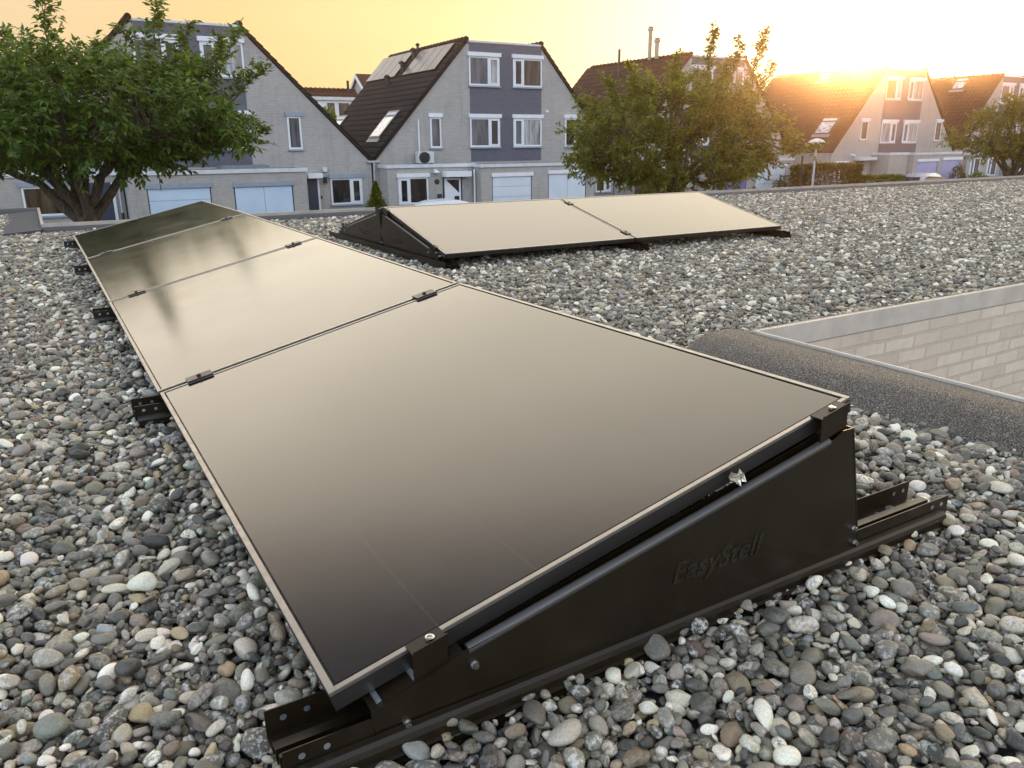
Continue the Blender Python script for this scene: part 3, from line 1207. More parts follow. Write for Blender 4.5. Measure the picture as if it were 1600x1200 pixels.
# wind plate behind the long row
r = thing('rear_plate', 'dark upright sheet closing the tall back of the long row', 'wind plate', (0, 0, 0))
m = MB()
m.prism([(1.158, .03), (1.161, .03), (1.098, .305), (1.095, .305)], XYZ, .03, 4 * (PL + GAP) - .05)
m.build('plate', MAT['powder'], r)

# a scrap of foil caught on the flange
m = MB()
g = np.random.default_rng(3)
n = 7
vs = [((i / (n - 1) - .5) * .030 + g.normal(0, .003), g.normal(0, .004), (j / (n - 1) - .5) * .014 + .006 * math.sin(i * 1.7 + j) + g.normal(0, .003)) for i in range(n) for j in range(n)]
m.add(vs, [(i * n + j, i * n + j + 1, (i + 1) * n + j + 1, (i + 1) * n + j) for i in range(n - 1) for j in range(n - 1)])
o = m.build('foil_scrap', MAT['foil'], None, loc=(.775, -.020, .262))
sol = o.modifiers.new('thickness', 'SOLIDIFY')
sol.thickness = .0006
tag(o, 'crumpled scrap of shiny foil caught between panel and side plate', 'foil scrap')

# ------------------------------------------------------------------ houses across the street
YG, YF = 32.87, 31.17       # gable plane and garage front plane
HE, HT = .16, 5.28          # eave and top of the trapezoid gable (roof-gravel datum)
DEPTH = 9.2


def ring_y(m, x0, x1, z0, z1, w, y0, y1):
    m.box(x0, x0 + w, y0, y1, z0, z1)
    m.box(x1 - w, x1, y0, y1, z0, z1)
    m.box(x0 + w, x1 - w, y0, y1, z0, z0 + w)
    m.box(x0 + w, x1 - w, y0, y1, z1 - w, z1)


def window(parent, Y, x0, x1, z0, z1, split=.62, panes=('gl_dark', 'gl_dark'), lintel='white', sill=True, frame='white'):
    """front of the wall at Y faces -y; frame, panes, sill and shutter box"""
    zt = z1
    if lintel:
        zt = z1 - .17
    f = MB()
    fz0, fz1 = z0 + (.07 if sill else 0), zt
    ring_y(f, x0, x1, fz0, fz1, .07, Y - .045, Y - .002)
    spans = [(x0 + .07, x1 - .07)]
    if split:
        sx = x0 + (x1 - x0) * split
        f.box(sx - .05, sx + .05, Y - .045, Y - .002, fz0 + .07, fz1 - .07)
        spans = [(x0 + .07, sx - .05), (sx + .05, x1 - .07)]
        a, b = min(spans, key=lambda s: s[1] - s[0])
        ring_y(f, a, b, fz0 + .07, fz1 - .07, .055, Y - .060, Y - .010)
    fr = f.build('window', MAT[frame], parent)
    for (a, b), pn in zip(spans, panes):
        p = MB()
        p.box(a, b, Y - .022, Y - .004, fz0 + .07, fz1 - .07)
        p.build('pane', MAT[pn], fr)
    if lintel:
        p = MB()
        p.box(x0 - .07, x1 + .07, Y - .11, Y - .002, zt + .002, z1)
        p.build('shutter_box', MAT[lintel], fr)
    if sill:
        p = MB()
        p.box(x0 - .05, x1 + .05, Y - .09, Y - .002, z0, z0 + .068)
        p.build('sill', MAT['greyblue' if sill is True else sill], fr)
    return fr


def tile_slope(m, xa, za, xb, zb, y0, y1, rows=20, cols=None):
    """courses of pantiles from the eave (xa, za) to the top (xb, zb)"""
    cols = cols or int((y1 - y0) / .075)
    d = Vector((xb - xa, 0, zb - za))
    L = d.length
    d.normalize()
    nrm_ = Vector((-d.z, 0, d.x))
    if nrm_.z < 0:
        nrm_ = -nrm_
    for r_ in range(rows):
        s0, s1 = L * r_ / rows, L * (r_ + 1) / rows + .03
        vs, fs = [], []
        for c in range(cols + 1):
            y = y0 + (y1 - y0) * c / cols
            wv = .022 * math.sin(y * 2 * PI / .30)
            for s, h in ((s0, -.02), (s0, .045 + wv), (s1, .012 + wv)):
                q = Vector((xa, 0, za)) + d * s + nrm_ * h
                vs.append((q.x, y, q.z))
        for c in range(cols):
            for k in range(2):
                fs.append((c * 3 + k, c * 3 + k + 1, c * 3 + 4 + k, c * 3 + 3 + k))
        m.add(vs, fs)


def ridge_caps(m, x, z, y0, y1):
    n = int((y1 - y0) / .36)
    for i in range(n):
        a = y0 + i * .36
        m.tube([(x, a, z + .01), (x, a + .05, z + .035), (x, a + .36, z)], [.12, .125, .095], 8)


def house(name, label, g, tile='tile', mirror=False, y_off=0.0, depth=DEPTH):
    """g = left eave, left top, dark panel left, dark panel right, right top, right eave (x)"""
    xl, xlt, dl, dr, xrt, xr = g
    Yg = YG + y_off
    r = thing(name, label, 'house', (0, 0, 0), group='gabled houses across the street')
    m = MB()
    poly = [(xl + .03, GROUND), (xr - .03, GROUND), (xr - .03, HE - .12), (xrt - .05, HT - .14), (xlt + .05, HT - .14), (xl + .03, HE - .12)]
    m.prism(poly, XYZ, Yg, Yg + depth)
    m.build('wall', MAT['wall'], r)
    # slate brick centre
    m = MB()
    m.box(dl, dr, Yg - .022, Yg + .20, .02, HT - .02)
    m.build('brick_panel', MAT['wall_dark'], r)
    # roof slopes
    m = MB()
    tile_slope(m, xl - .02, HE, xlt, HT, Yg - .07, Yg + depth + .05)
    tile_slope(m, xr + .02, HE, xrt, HT, Yg - .07, Yg + depth + .05)
    # slab under the tiles, ending in the dark verge
    for xa, xb in ((xl, xlt), (xr, xrt)):
        d = Vector((xb - xa, HT - HE)).normalized()
        n_ = Vector((-d.y, d.x)) if xb > xa else Vector((d.y, -d.x))
        a, b = Vector((xa, HE)), Vector((xb, HT))
        q = [a + n_ * .028, b + n_ * .028, b - n_ * .085, a - n_ * .085]
        m.prism([tuple(v) for v in q], XYZ, Yg - .075, Yg + depth + .06)
    rf = m.build('roof', MAT[tile], r)
    for x in (xlt + .03, xrt - .03):
        m = MB()
        ridge_caps(m, x, HT + .02, Yg - .08, Yg + depth)
        m.build('ridge_cap', MAT[tile], rf)
    m = MB()
    m.box(xlt + .06, xrt - .06, Yg - .035, Yg + depth, HT - .10, HT - .012)
    m.build('flat_top', MAT['lead'], rf)
    m = MB()
    m.box(dl + .02, dr - .02, Yg - .06, Yg - .024, HT - .075, HT + .005)
    m.build('roof_edge', MAT['white_old'], r)
    return r, Yg


def garage_door(parent, Y, x0, x1, z1, z0=GROUND, mat='garage', leaves=1, lintel='white'):
    m = MB()
    if leaves == 1:
        n = 5
        for i in range(n):
            a = z0 + .02 + (z1 - .17 - z0) * i / n
            b = z0 + .02 + (z1 - .17 - z0) * (i + 1) / n - .012
            m.box(x0, x1, Y - .012, Y + .02, a, b)
    else:
        w = (x1 - x0) / leaves
        for i in range(leaves):
            m.box(x0 + i * w + .008, x0 + (i + 1) * w - .008, Y - .012, Y + .02, z0 + .02, z1 - .18)
    d = m.build('garage_door', MAT[mat], parent)
    m = MB()
    m.box(x0 - .04, x0 - .002, Y - .004, Y + .03, z0, z1 - .17)
    m.box(x1 + .002, x1 + .04, Y - .004, Y + .03, z0, z1 - .17)
    m.build('door_frame', MAT['frame_dark'], d)
    m = MB()
    m.box(x0 - .06, x1 + .10, Y - .09, Y - .002, z1 - .165, z1)
    m.build('lintel', MAT[lintel], d)
    if leaves == 2:
        m = MB()
        c = (x0 + x1) / 2
        zz = z0 + 1.02
        m.box(c + .03, c + .07, Y - .03, Y - .013, zz - .10, zz + .10)
        m.box(c + .03, c + .17, Y - .05, Y - .031, zz + .01, zz + .04)
        m.build('handle', MAT['black'], d)
    return d


def block(parent, x0, x1, Y, Yback, ztop=-.05, doors=(), mat='wall'):
    """flat roofed front block; openings are left in the front skin as recesses"""
    m = MB()
    xs = [x0]
    for a, b, z in doors:
        m.box(xs[-1], a - .041, Y, Y + .12, GROUND, ztop - .14)
        m.box(a - .04, b + .04, Y + .0005, Y + .1195, z - .002, ztop - .1405)
        xs.append(b + .041)
    m.box(xs[-1], x1, Y, Y + .12, GROUND, ztop - .14)
    m.box(x0, x1, Y + .122, Yback - .005, GROUND, ztop - .14)
    m.build('wall', MAT[mat], parent)
    m = MB()
    m.box(x0 - .03, x1 + .03, Y - .03, Yback - .004, ztop - .138, ztop - .03)
    f = m.build('flat_roof', MAT['felt'], parent)
    m = MB()
    m.box(x0 - .06, x1 + .06, Y - .06, Y - .031, ztop - .15, ztop)
    m.box(x0 - .06, x0 - .031, Y - .0305, Yback - .004, ztop - .15, ztop)
    m.box(x1 + .031, x1 + .06, Y - .0305, Yback - .004, ztop - .15, ztop)
    m.build('fascia', MAT['white_old'], f)


def pipe(parent, x, y, z0, z1, mat='zinc', rad=.045):
    m = MB()
    m.tube([(x, y, z0), (x, y, z1)], rad, 10)
    return m.build('drainpipe', MAT[mat], parent, smooth=True)


def wall_lamp(parent, x, Y, z, mat='white'):
    m = MB()
    m.box(x - .05, x + .05, Y - .04, Y - .002, z - .06, z + .10)
    m.tube([(x, Y - .04, z + .05), (x, Y - .16, z + .07), (x, Y - .18, z + .02)], .018, 8)
    m.lathe([(.04, .05), (.13, -.02), (.14, -.05), (.05, -.10)], (x, Y - .19, z), 14)
    m.build('wall_lamp', MAT[mat], parent, smooth=True)


def canopy(parent, x0, x1, Y, z0, z1, out=.55, mat='white'):
    m = MB()
    m.box(x0, x1, Y - out, Y - .003, z0, z1)
    m.build('canopy', MAT[mat], parent, bevel=.01)


# house A: left, partly behind the big tree
A, Ya = house('terraced_house', 'pale brick gabled house on the left behind the big green tree', (-1.6, 3.72, 3.86, 7.67, 7.72, 12.80))
P4 = lambda r_, Y, dl, dr, pn: [window(r_, Y - .022, dl - .05 + a, dl - .05 + b, z0, z1, sp, pp)
                               for (a, b, z0, z1, sp), pp in zip(((0, 1.60, 3.31, 4.80, .64), (2.35, 3.95, 3.31, 4.80, .34), (0, 1.60, .60, 2.14, .64), (2.35, 3.95, .60, 2.14, .34)), pn)]
P4(A, Ya, 3.82, 7.7, [('gl_grey', 'gl_dark'), ('gl_grey', 'gl_pale'), ('gl_grey', 'gl_dark'), ('gl_grey', 'gl_pale')])
window(A, Ya, 9.22, 9.78, .58, 2.12, 0, ('gl_grey',), 'greyblue')
block(A, 2.75, 9.34, YF, Ya, -.05, [(3.42, 5.58, -.52), (6.5, 8.72, -.55)])
garage_door(A, YF + .03, 3.42, 5.58, -.52, leaves=1, lintel='greyblue')
garage_door(A, YF + .03, 6.5, 8.72, -.55, leaves=2, lintel='greyblue')
window(A, Ya, 10.86, 12.28, -1.74, -.40, .64, ('gl_dark', 'gl_dark'), 'greyblue')
m = MB(); m.box(9.86, 10.28, Ya - .03, Ya - .004, GROUND, -.55); dd = m.build('door', MAT['door_dark'], A)
m = MB(); m.box(10.283, 10.36, Ya - .05, Ya - .004, GROUND, -.55); m.build('door_frame', MAT['white'], dd)
canopy(A, 9.80, 10.42, Ya, -.53, -.33, .45)
m = MB(); m.box(10.55, 10.72, Ya - .16, Ya - .003, -.28, -.10); m.build('security_light', MAT['white_old'], A)
m = MB(); m.box(10.56, 10.62, Ya - .10, Ya - .003, -.76, -.50); m.box(10.56, 10.72, Ya - .16, Ya - .101, -.76, -.72); m.box(10.56, 10.72, Ya - .16, Ya - .101, -.54, -.50); m.box(10.60, 10.68, Ya - .15, Ya - .102, -.715, -.545); m.build('wall_lamp', MAT['frame_dark'], A)
m = MB(); m.box(10.40, 10.46, Ya - .05, Ya - .003, -1.40, -1.28); m.build('doorbell', MAT['black'], A)
# entrance recess on the far left
m = MB(); m.box(1.45, 2.30, Ya - .75, Ya - .72, GROUND, -.45); dd = m.build('door', MAT['door_dark'], A)
m = MB(); m.box(2.303, 2.40, Ya - .78, Ya - .72, GROUND, -.45); m.build('door_frame', MAT['white'], dd)
block(A, -1.5, 2.70, Ya - .70, Ya, -.05)
window(A, Ya - .70, -.55, .80, -1.62, -.36, 0, ('gl_brown',), 'greyblue')
pipe(A, 2.55, YF - .06 + .9, GROUND, -.2, 'zinc')
m = MB(); m.tube([(2.55, YF + .84, GROUND), (2.55, YF + .84, -1.55)], .055, 10); m.build('drainpipe', MAT['black'], A, smooth=True)
# roof box on the garage
m = MB(); m.box(6.2, 8.0, YF + .35, YF + 1.35, -.075, .07); m.build('roof_hatch', MAT['lead'], A)

# house B: centre
B, Yb = house('terraced_house', 'pale brick gabled house in the middle with roof panels and an air conditioner', (12.87, 17.58, 17.76, 21.66, 21.66, 26.25))
P4(B, Yb, 17.76, 21.66, [('gl_grey', 'gl_pale'), ('gl_dark', 'gl_brown'), ('gl_grey', 'gl_dark'), ('gl_grey', 'gl_pale')])
window(B, Yb, 15.68, 16.22, .58, 2.14, 0, ('gl_grey',))
window(B, Yb, 23.08, 23.70, .58, 2.17, 0, ('gl_dark',))
block(B, 13.10, 17.28, Yb - 1.0, Yb, -.03)
window(B, Yb - 1.0, 13.58, 15.0, -1.80, -.41, .36, ('gl_dark', 'gl_dark'))
# front door with a slanted light
Yd = Yb - 1.0
m = MB(); ring_y(m, 15.74, 16.70, GROUND, -.60, .06, Yd - .05, Yd - .002); dd = m.build('door', MAT['frame_dark'], B)
m = MB(); m.box(15.802, 16.638, Yd - .035, Yd - .004, GROUND + .02, -.662); m.build('door_leaf', MAT['white'], dd)
m = MB(); m.prism([(15.90, -.74), (16.54, -.74), (16.54, -1.32)], XYZ, Yd - .042, Yd - .0355); m.box(16.30, 16.54, Yd - .042, Yd - .0355, -1.92, -1.46); m.build('pane', MAT['gl_dark'], dd)
canopy(B, 15.70, 16.98, Yd, -.60, -.36, .5)
wall_lamp(B, 15.36, Yd, -.35)
m = MB(); m.tube([(15.45, Yd - .002, -.80), (15.45, Yd - .05, -.80)], .11, 16); m.tube([(15.45, Yd - .051, -.80), (15.45, Yd - .06, -.80)], .06, 12); m.build('alarm_box', MAT['frame_dark'], B)
m = MB(); m.box(15.46, 15.62, Yd - .14, Yd - .003, -1.50, -1.34); m.build('post_box', MAT['frame_dark'], B)
block(B, 17.35, 23.72, YF, Yb, -.06, [(17.95, 20.02, -.47), (21.02, 23.18, -.42)])
garage_door(B, YF + .03, 17.95, 20.02, -.47, leaves=1, mat='garage_pale')
garage_door(B, YF + .03, 21.02, 23.18, -.42, leaves=2, mat='garage_pale')
pipe(B, 17.25, Yd - .22, GROUND, -.28, 'white')
window(B, Yb, 25.05, 26.05, -1.72, -.33, .58, ('gl_brown', 'gl_grey'))
pipe(B, 12.86, Yb - .09, GROUND, .05)
m = MB(); m.box(12.55, 13.15, Yb - .14, Yb + DEPTH, .06, .14); m.build('gutter', MAT['zinc'], B)
# small vents on gable
m = MB(); m.tube([(22.0, Yb - .002, 2.3), (22.0, Yb - .05, 2.3)], .07, 12); m.build('vent', MAT['white'], B)


# roof windows lying in the left slope
def slope_frame(xl, xlt, f, y, h=0.0):
    d = Vector((xlt - xl, 0, HT - HE))
    n_ = Vector((-d.z, 0, d.x)).normalized()
    q = Vector((xl, y, HE)) + d * f + n_ * h
    return q


def slope_slab(m, xl, xlt, f0, f1, y0, y1, h0, h1):
    vs = [slope_frame(xl, xlt, f, y, h) for h in (h0, h1) for f, y in ((f0, y0), (f1, y0), (f1, y1), (f0, y1))]
    m.add(vs, [(0, 1, 2, 3), (4, 7, 6, 5), (0, 4, 5, 1), (1, 5, 6, 2), (2, 6, 7, 3), (3, 7, 4, 0)])


def skylight(parent, xl, xlt, f0, f1, y0, y1):
    m = MB()
    slope_slab(m, xl, xlt, f0 - .012, f1 + .03, y0 - .09, y1 + .09, .02, .11)
    s = m.build('skylight', MAT['frame_dark'], parent)
    m = MB()
    slope_slab(m, xl, xlt, f0, f1 - .03, y0, y1, .112, .122)
    m.build('pane', MAT['skylight'], s)
    m = MB()
    slope_slab(m, xl, xlt, f1 - .012, f1 + .012, y0, y1, .112, .125)
    m.build('blind_box', MAT['white_old'], s)
    m = MB()
    slope_slab(m, xl, xlt, f0 - .045, f0 - .013, y0 - .15, y1 + .15, .05, .075)
    m.build('flashing', MAT['lead'], s)


skylight(B, 12.87, 17.58, .185, .375, 34.0, 35.1)
skylight(B, 12.87, 17.58, .185, .375, 40.9, 42.0)
# vent pipes between the panel fields
for f, y in ((.80, 37.75), (.92, 37.6), (.68, 38.4)):
    q = slope_frame(12.87, 17.58, f, y, .03)
    m = MB()
    m.tube([q, q + Vector((-.05, 0, .34))], [.11, .09], 10)
    m.lathe([(.15, .34), (.16, .42), (.06, .50)], (q.x - .05, q.y, q.z), 10)
    m.build('roof_vent', MAT['frame_dark'], B)
q = slope_frame(12.87, 17.58, .965, 37.6, .03)
m = MB(); m.tube([q, q + Vector((0, 0, .40))], .06, 8); m.lathe([(.10, .36), (.11, .44), (.03, .50)], tuple(q), 10); m.build('roof_vent', MAT['frame_dark'], B)

ROOFP = {}


def roof_panel(label, f0, f1, y0, y1):
    o0 = slope_frame(12.87, 17.58, f0, y0, .10)
    r = thing('roof_solar_panel', label, 'solar panel', o0, (0, 0, 0), 'solar panels on the tiled roof')
    m = MB()
    slope_slab(m, 12.87, 17.58, f0, f1, y0, y1, .075, .105)
    m.v = [tuple(Vector(v) - o0) for v in m.v]
    m.build('frame', MAT['alu_side'], r)
    m = MB()
    slope_slab(m, 12.87, 17.58, f0 + .003, f1 - .003, y0 + .02, y1 - .02, .1055, .110)
    m.v = [tuple(Vector(v) - o0) for v in m.v]
    m.build('glass', MAT['roof_solar'], r)


names = ['first', 'second', 'third', 'fourth']
for k in range(4):
    roof_panel('pale roof panel, %s from the front edge in the field nearer the gable' % names[k], .750, .978, 33.55 + k * .93, 33.55 + k * .93 + .91)
for k in range(4):
    roof_panel('pale roof panel, %s from the pipes in the field farther from the gable' % names[k], .750, .990, 38.25 + k * 1.0, 38.25 + k * 1.0 + .98)

# air conditioner on the flat entrance roof
r = thing('air_conditioner', 'white air conditioner box with round fan grille on the flat entrance roof', 'air conditioner', (14.8, Yb - .52, -.06))
m = MB(); m.box(0, .80, 0, .30, .05, .56); m.build('casing', MAT['white_old'], r, bevel=.02)
m = MB()
for q in (.265, .20, .135, .07):
    pts = [(.32 + q * math.cos(a), -.012, .30 + q * .88 * math.sin(a)) for a in np.linspace(0, 2 * PI, 25)]
    m.tube(pts, .012, 5)
m.tube([(.32, -.004, .30), (.32, -.001, .30)], .24, 24)
m.build('fan_grille', MAT['frame_dark'], r)
m = MB(); m.box(.06, .12, .02, .28, 0, .049); m.box(.68, .74, .02, .28, 0, .049); m.build('foot', MAT['black'], r)
m = MB(); m.tube([(.29, .46, .5), (.29, .46, 1.93)], .035, 8); m.build('pipe_duct', MAT['white'], r)

# house C: behind the second tree
C, Yc = house('terraced_house', 'gabled house behind the olive tree with two tall flue pipes on its ridge', (26.3, 31.15, 31.32, 35.25, 35.30, 39.75), tile='tile_brown')
P4(C, Yc, 31.32, 35.25, [('gl_grey', 'gl_grey'), ('gl_grey', 'gl_pale'), ('gl_grey', 'gl_dark'), ('gl_grey', 'gl_pale')])
window(C, Yc, 29.2, 29.75, .58, 2.14, 0, ('gl_grey',))
block(C, 26.9, 31.2, Yc - 1.0, Yc, -.05)
window(C, Yc - 1.0, 27.3, 28.7, -1.8, -.41, .36, ('gl_dark', 'gl_dark'))
block(C, 31.3, 38.0, YF, Yc, -.08, [(32.1, 34.3, -.50), (35.14, 37.44, -.38)])
garage_door(C, YF + .03, 32.1, 34.3, -.50, mat='garage_blue', leaves=2)
garage_door(C, YF + .03, 35.14, 37.44, -.38, leaves=1, mat='garage_pale')
for x, y, h, rr in ((31.0, 36.0, 1.75, .11), (31.0, 35.4, 1.10, .12)):
    m = MB(); m.lathe([(rr, 0), (rr, h - .25), (rr * 1.5, h - .24), (rr * 1.5, h - .12), (rr * .9, h - .11), (rr * 1.35, h - .03), (rr * .4, h)], (x, y, HT + .0), 12)
    m.build('flue', MAT['flue'], C)
m = MB(); m.tube([(30.4, 38.0, 4.4), (30.4, 38.0, 6.0)], .07, 8); m.build('flue', MAT['frame_dark'], C)

# house D: under the sun
Dh, Ydd = house('terraced_house', 'gabled house right of the street lamp with the sun on its ridge', (43.55, 48.0, 48.2, 52.25, 52.3, 56.75), tile='tile_brown')
P4(Dh, Ydd, 48.25, 52.25, [('gl_brown', 'gl_pale'), ('gl_grey', 'gl_pale'), ('gl_pale', 'gl_grey'), ('gl_grey', 'gl_pale')])
window(Dh, Ydd, 46.15, 46.85, .80, 2.20, 0, ('gl_brown',))
window(Dh, Ydd, 54.2, 54.9, .70, 2.20, 0, ('gl_brown',))
block(Dh, 47.6, 49.6, YF + .4, Ydd, .07)
block(Dh, 49.66, 55.2, YF, Ydd, .06, [(50.1, 52.3, -.36), (52.9, 55.0, -.30)])
garage_door(Dh, YF + .03, 50.1, 52.3, -.36, leaves=1, mat='garage_lavender')
garage_door(Dh, YF + .03, 52.9, 55.0, -.30, leaves=1, mat='garage_lavender')
m = MB(); m.box(45.9, 46.75, Ydd - .04, Ydd - .004, GROUND, -.42); m.build('door', MAT['gl_brown'], Dh)
canopy(Dh, 45.7, 47.4, Ydd, -.40, -.20, .6, 'white_old')
window(Dh, Ydd, 44.0, 45.2, -1.75, -.42, .4, ('gl_brown', 'gl_brown'))
skylight(Dh, 43.55, 48.0, .215, .375, 33.95, 35.0)
skylight(Dh, 43.55, 48.0, .90, .96, 36.9, 37.6)
m = MB(); m.tube([(47.9, 36.4, HT), (47.9, 36.4, HT + .45)], .05, 6); m.build('roof_vent', MAT['frame_dark'], Dh)
wall_lamp(Dh, 45.5, Ydd, -.05)

# house E: far right
E_, Ye = house('terraced_house', 'farthest gabled house at the right edge behind the right-most tree', (56.85, 61.5, 61.7, 65.6, 65.65, 70.2), tile='tile_brown')
P4(E_, Ye, 61.7, 65.6, [('gl_grey', 'gl_pale')] * 4)
block(E_, 57.0, 61.4, Ye - 1.0, Ye, -.05, mat='wall')
window(E_, Ye - 1.0, 57.4, 58.6, -1.75, -.41, .4, ('gl_grey', 'gl_grey'), None)
window(E_, Ye - 1.0, 59.6, 60.8, -1.75, -.41, .4, ('gl_grey', 'gl_grey'), None)
block(E_, 61.5, 68.0, YF, Ye, -.05, [(62.2, 64.3, -.45), (65.2, 67.3, -.45)])
garage_door(E_, YF + .03, 62.2, 64.3, -.45)
garage_door(E_, YF + .03, 65.2, 67.3, -.45)
skylight(E_, 56.85, 61.5, .84, .96, 35.2, 36.0)
m = MB(); m.tube([(61.4, 36.4, HT), (61.4, 36.4, HT + .45)], .05, 6); m.tube([(61.4, 40.4, HT), (61.4, 40.4, HT + .4)], .05, 6); m.build('roof_vent', MAT['frame_dark'], E_)

# the houses of the next street, seen through the valley
r = thing('distant_house', 'distant house with white dormer windows seen between the two front gables', 'house', (0, 0, 0))
m = MB(); m.box(13, 22.6, 58, 64, GROUND, 2.9); m.build('wall', MAT['wall'], r)
m = MB(); m.prism([(57.4, 2.9), (60.9, 4.78), (64.4, 2.9)], YZX, 12.8, 22.6)
for i in range(9):
    t = i / 9
    m.box(12.8, 22.62, 57.4 + 3.5 * t, 57.4 + 3.5 * t + .30, 2.9 + 1.88 * t, 2.9 + 1.88 * t + .06)
rf = m.build('roof', MAT['tile_brown'], r)
m = MB()
for i in range(27):
    m.tube([(12.9 + i * .36, 60.9, 4.82), (12.95 + i * .36, 60.9, 4.85), (13.26 + i * .36, 60.9, 4.80)], [.12, .13, .1], 7)
m.build('ridge_cap', MAT['tile_brown'], rf)
m = MB(); m.box(18.1, 22.5, 57.0, 60.0, 2.2, 3.86); m.build('dormer', MAT['white'], r)
m = MB(); m.box(17.9, 22.6, 56.8, 60.2, 3.862, 4.08); m.build('dormer_roof', MAT['white_old'], r)
for a, b, pn in ((18.9, 19.6, 'gl_brown'), (19.75, 20.7, 'gl_brown'), (20.9, 21.9, 'gl_brown')):
    window(r, 57.0, a, b, 2.6, 3.75, 0, (pn,), None, False)
m = MB(); m.tube([(22.0, 60.8, 4.7), (22.0, 60.8, 5.5)], .1, 8); m.build('flue', MAT['tile_brown'], r)
r = thing('distant_house', 'distant gable with white bargeboard peeping over the tiled roof', 'house', (0, 0, 0))
m = MB(); m.prism([(66.8, GROUND), (73.2, GROUND), (73.2, 4.2), (70, 6.5), (66.8, 4.2)], YZX, 26.3, 36); m.build('wall', MAT['wall'], r)
m = MB(); m.prism([(66.5, 4.1), (70, 6.62), (73.5, 4.1), (73.5, 4.25), (70, 6.80), (66.5, 4.25)], YZX, 26.1, 36.2); rf = m.build('roof', MAT['tile_brown'], r)
m = MB(); m.prism([(66.5, 3.95), (70, 6.45), (73.5, 3.95), (73.5, 4.24), (70, 6.76), (66.5, 4.24)], YZX, 26.0, 26.08); m.build('bargeboard', MAT['white'], rf)

# ------------------------------------------------------------------ trees and planting
def leaves_mesh(name, pos, dirs, length, width, mat, seed, droop=.5):
    """one small folded leaf per position: pos (n,3), dirs (n,3)"""
    g = np.random.default_rng(seed)
    n = len(pos)
    d = dirs + g.normal(0, .38, (n, 3))
    d[:, 2] -= droop * g.uniform(.3, 1.3, n)
    d /= np.linalg.norm(d, axis=1, keepdims=True)
    up = np.tile([0, 0, 1.0], (n, 1)) + g.normal(0, .45, (n, 3))
    s = np.cross(d, up)
    s /= np.linalg.norm(s, axis=1, keepdims=True) + 1e-9
    nn = np.cross(s, d)
    l = (length * g.uniform(.65, 1.25, n))[:, None]
    w = (width * g.uniform(.7, 1.2, n))[:, None]
    p0 = pos
    mid = pos + d * l * .5 + nn * l * .05
    tip = pos + d * l - nn * l * .16
    a = pos + d * l * .42 + s * w * .5 - nn * l * .02
    b = pos + d * l * .42 - s * w * .5 - nn * l * .02
    v = np.stack([p0, a, mid, b, tip], 1).reshape(-1, 3)
    base = np.arange(n) * 5
    f = np.concatenate([np.stack([base, base + 1, base + 2], 1), np.stack([base + 1, base + 4, base + 2], 1),
                        np.stack([base, base + 2, base + 3], 1), np.stack([base + 3, base + 2, base + 4], 1)])
    tint = np.repeat(np.clip(g.beta(2, 2.4, n), 0, 1), 5)
    return np_mesh(name, v, f, mat, {'tint': ('FLOAT', tint)}, smooth=False)


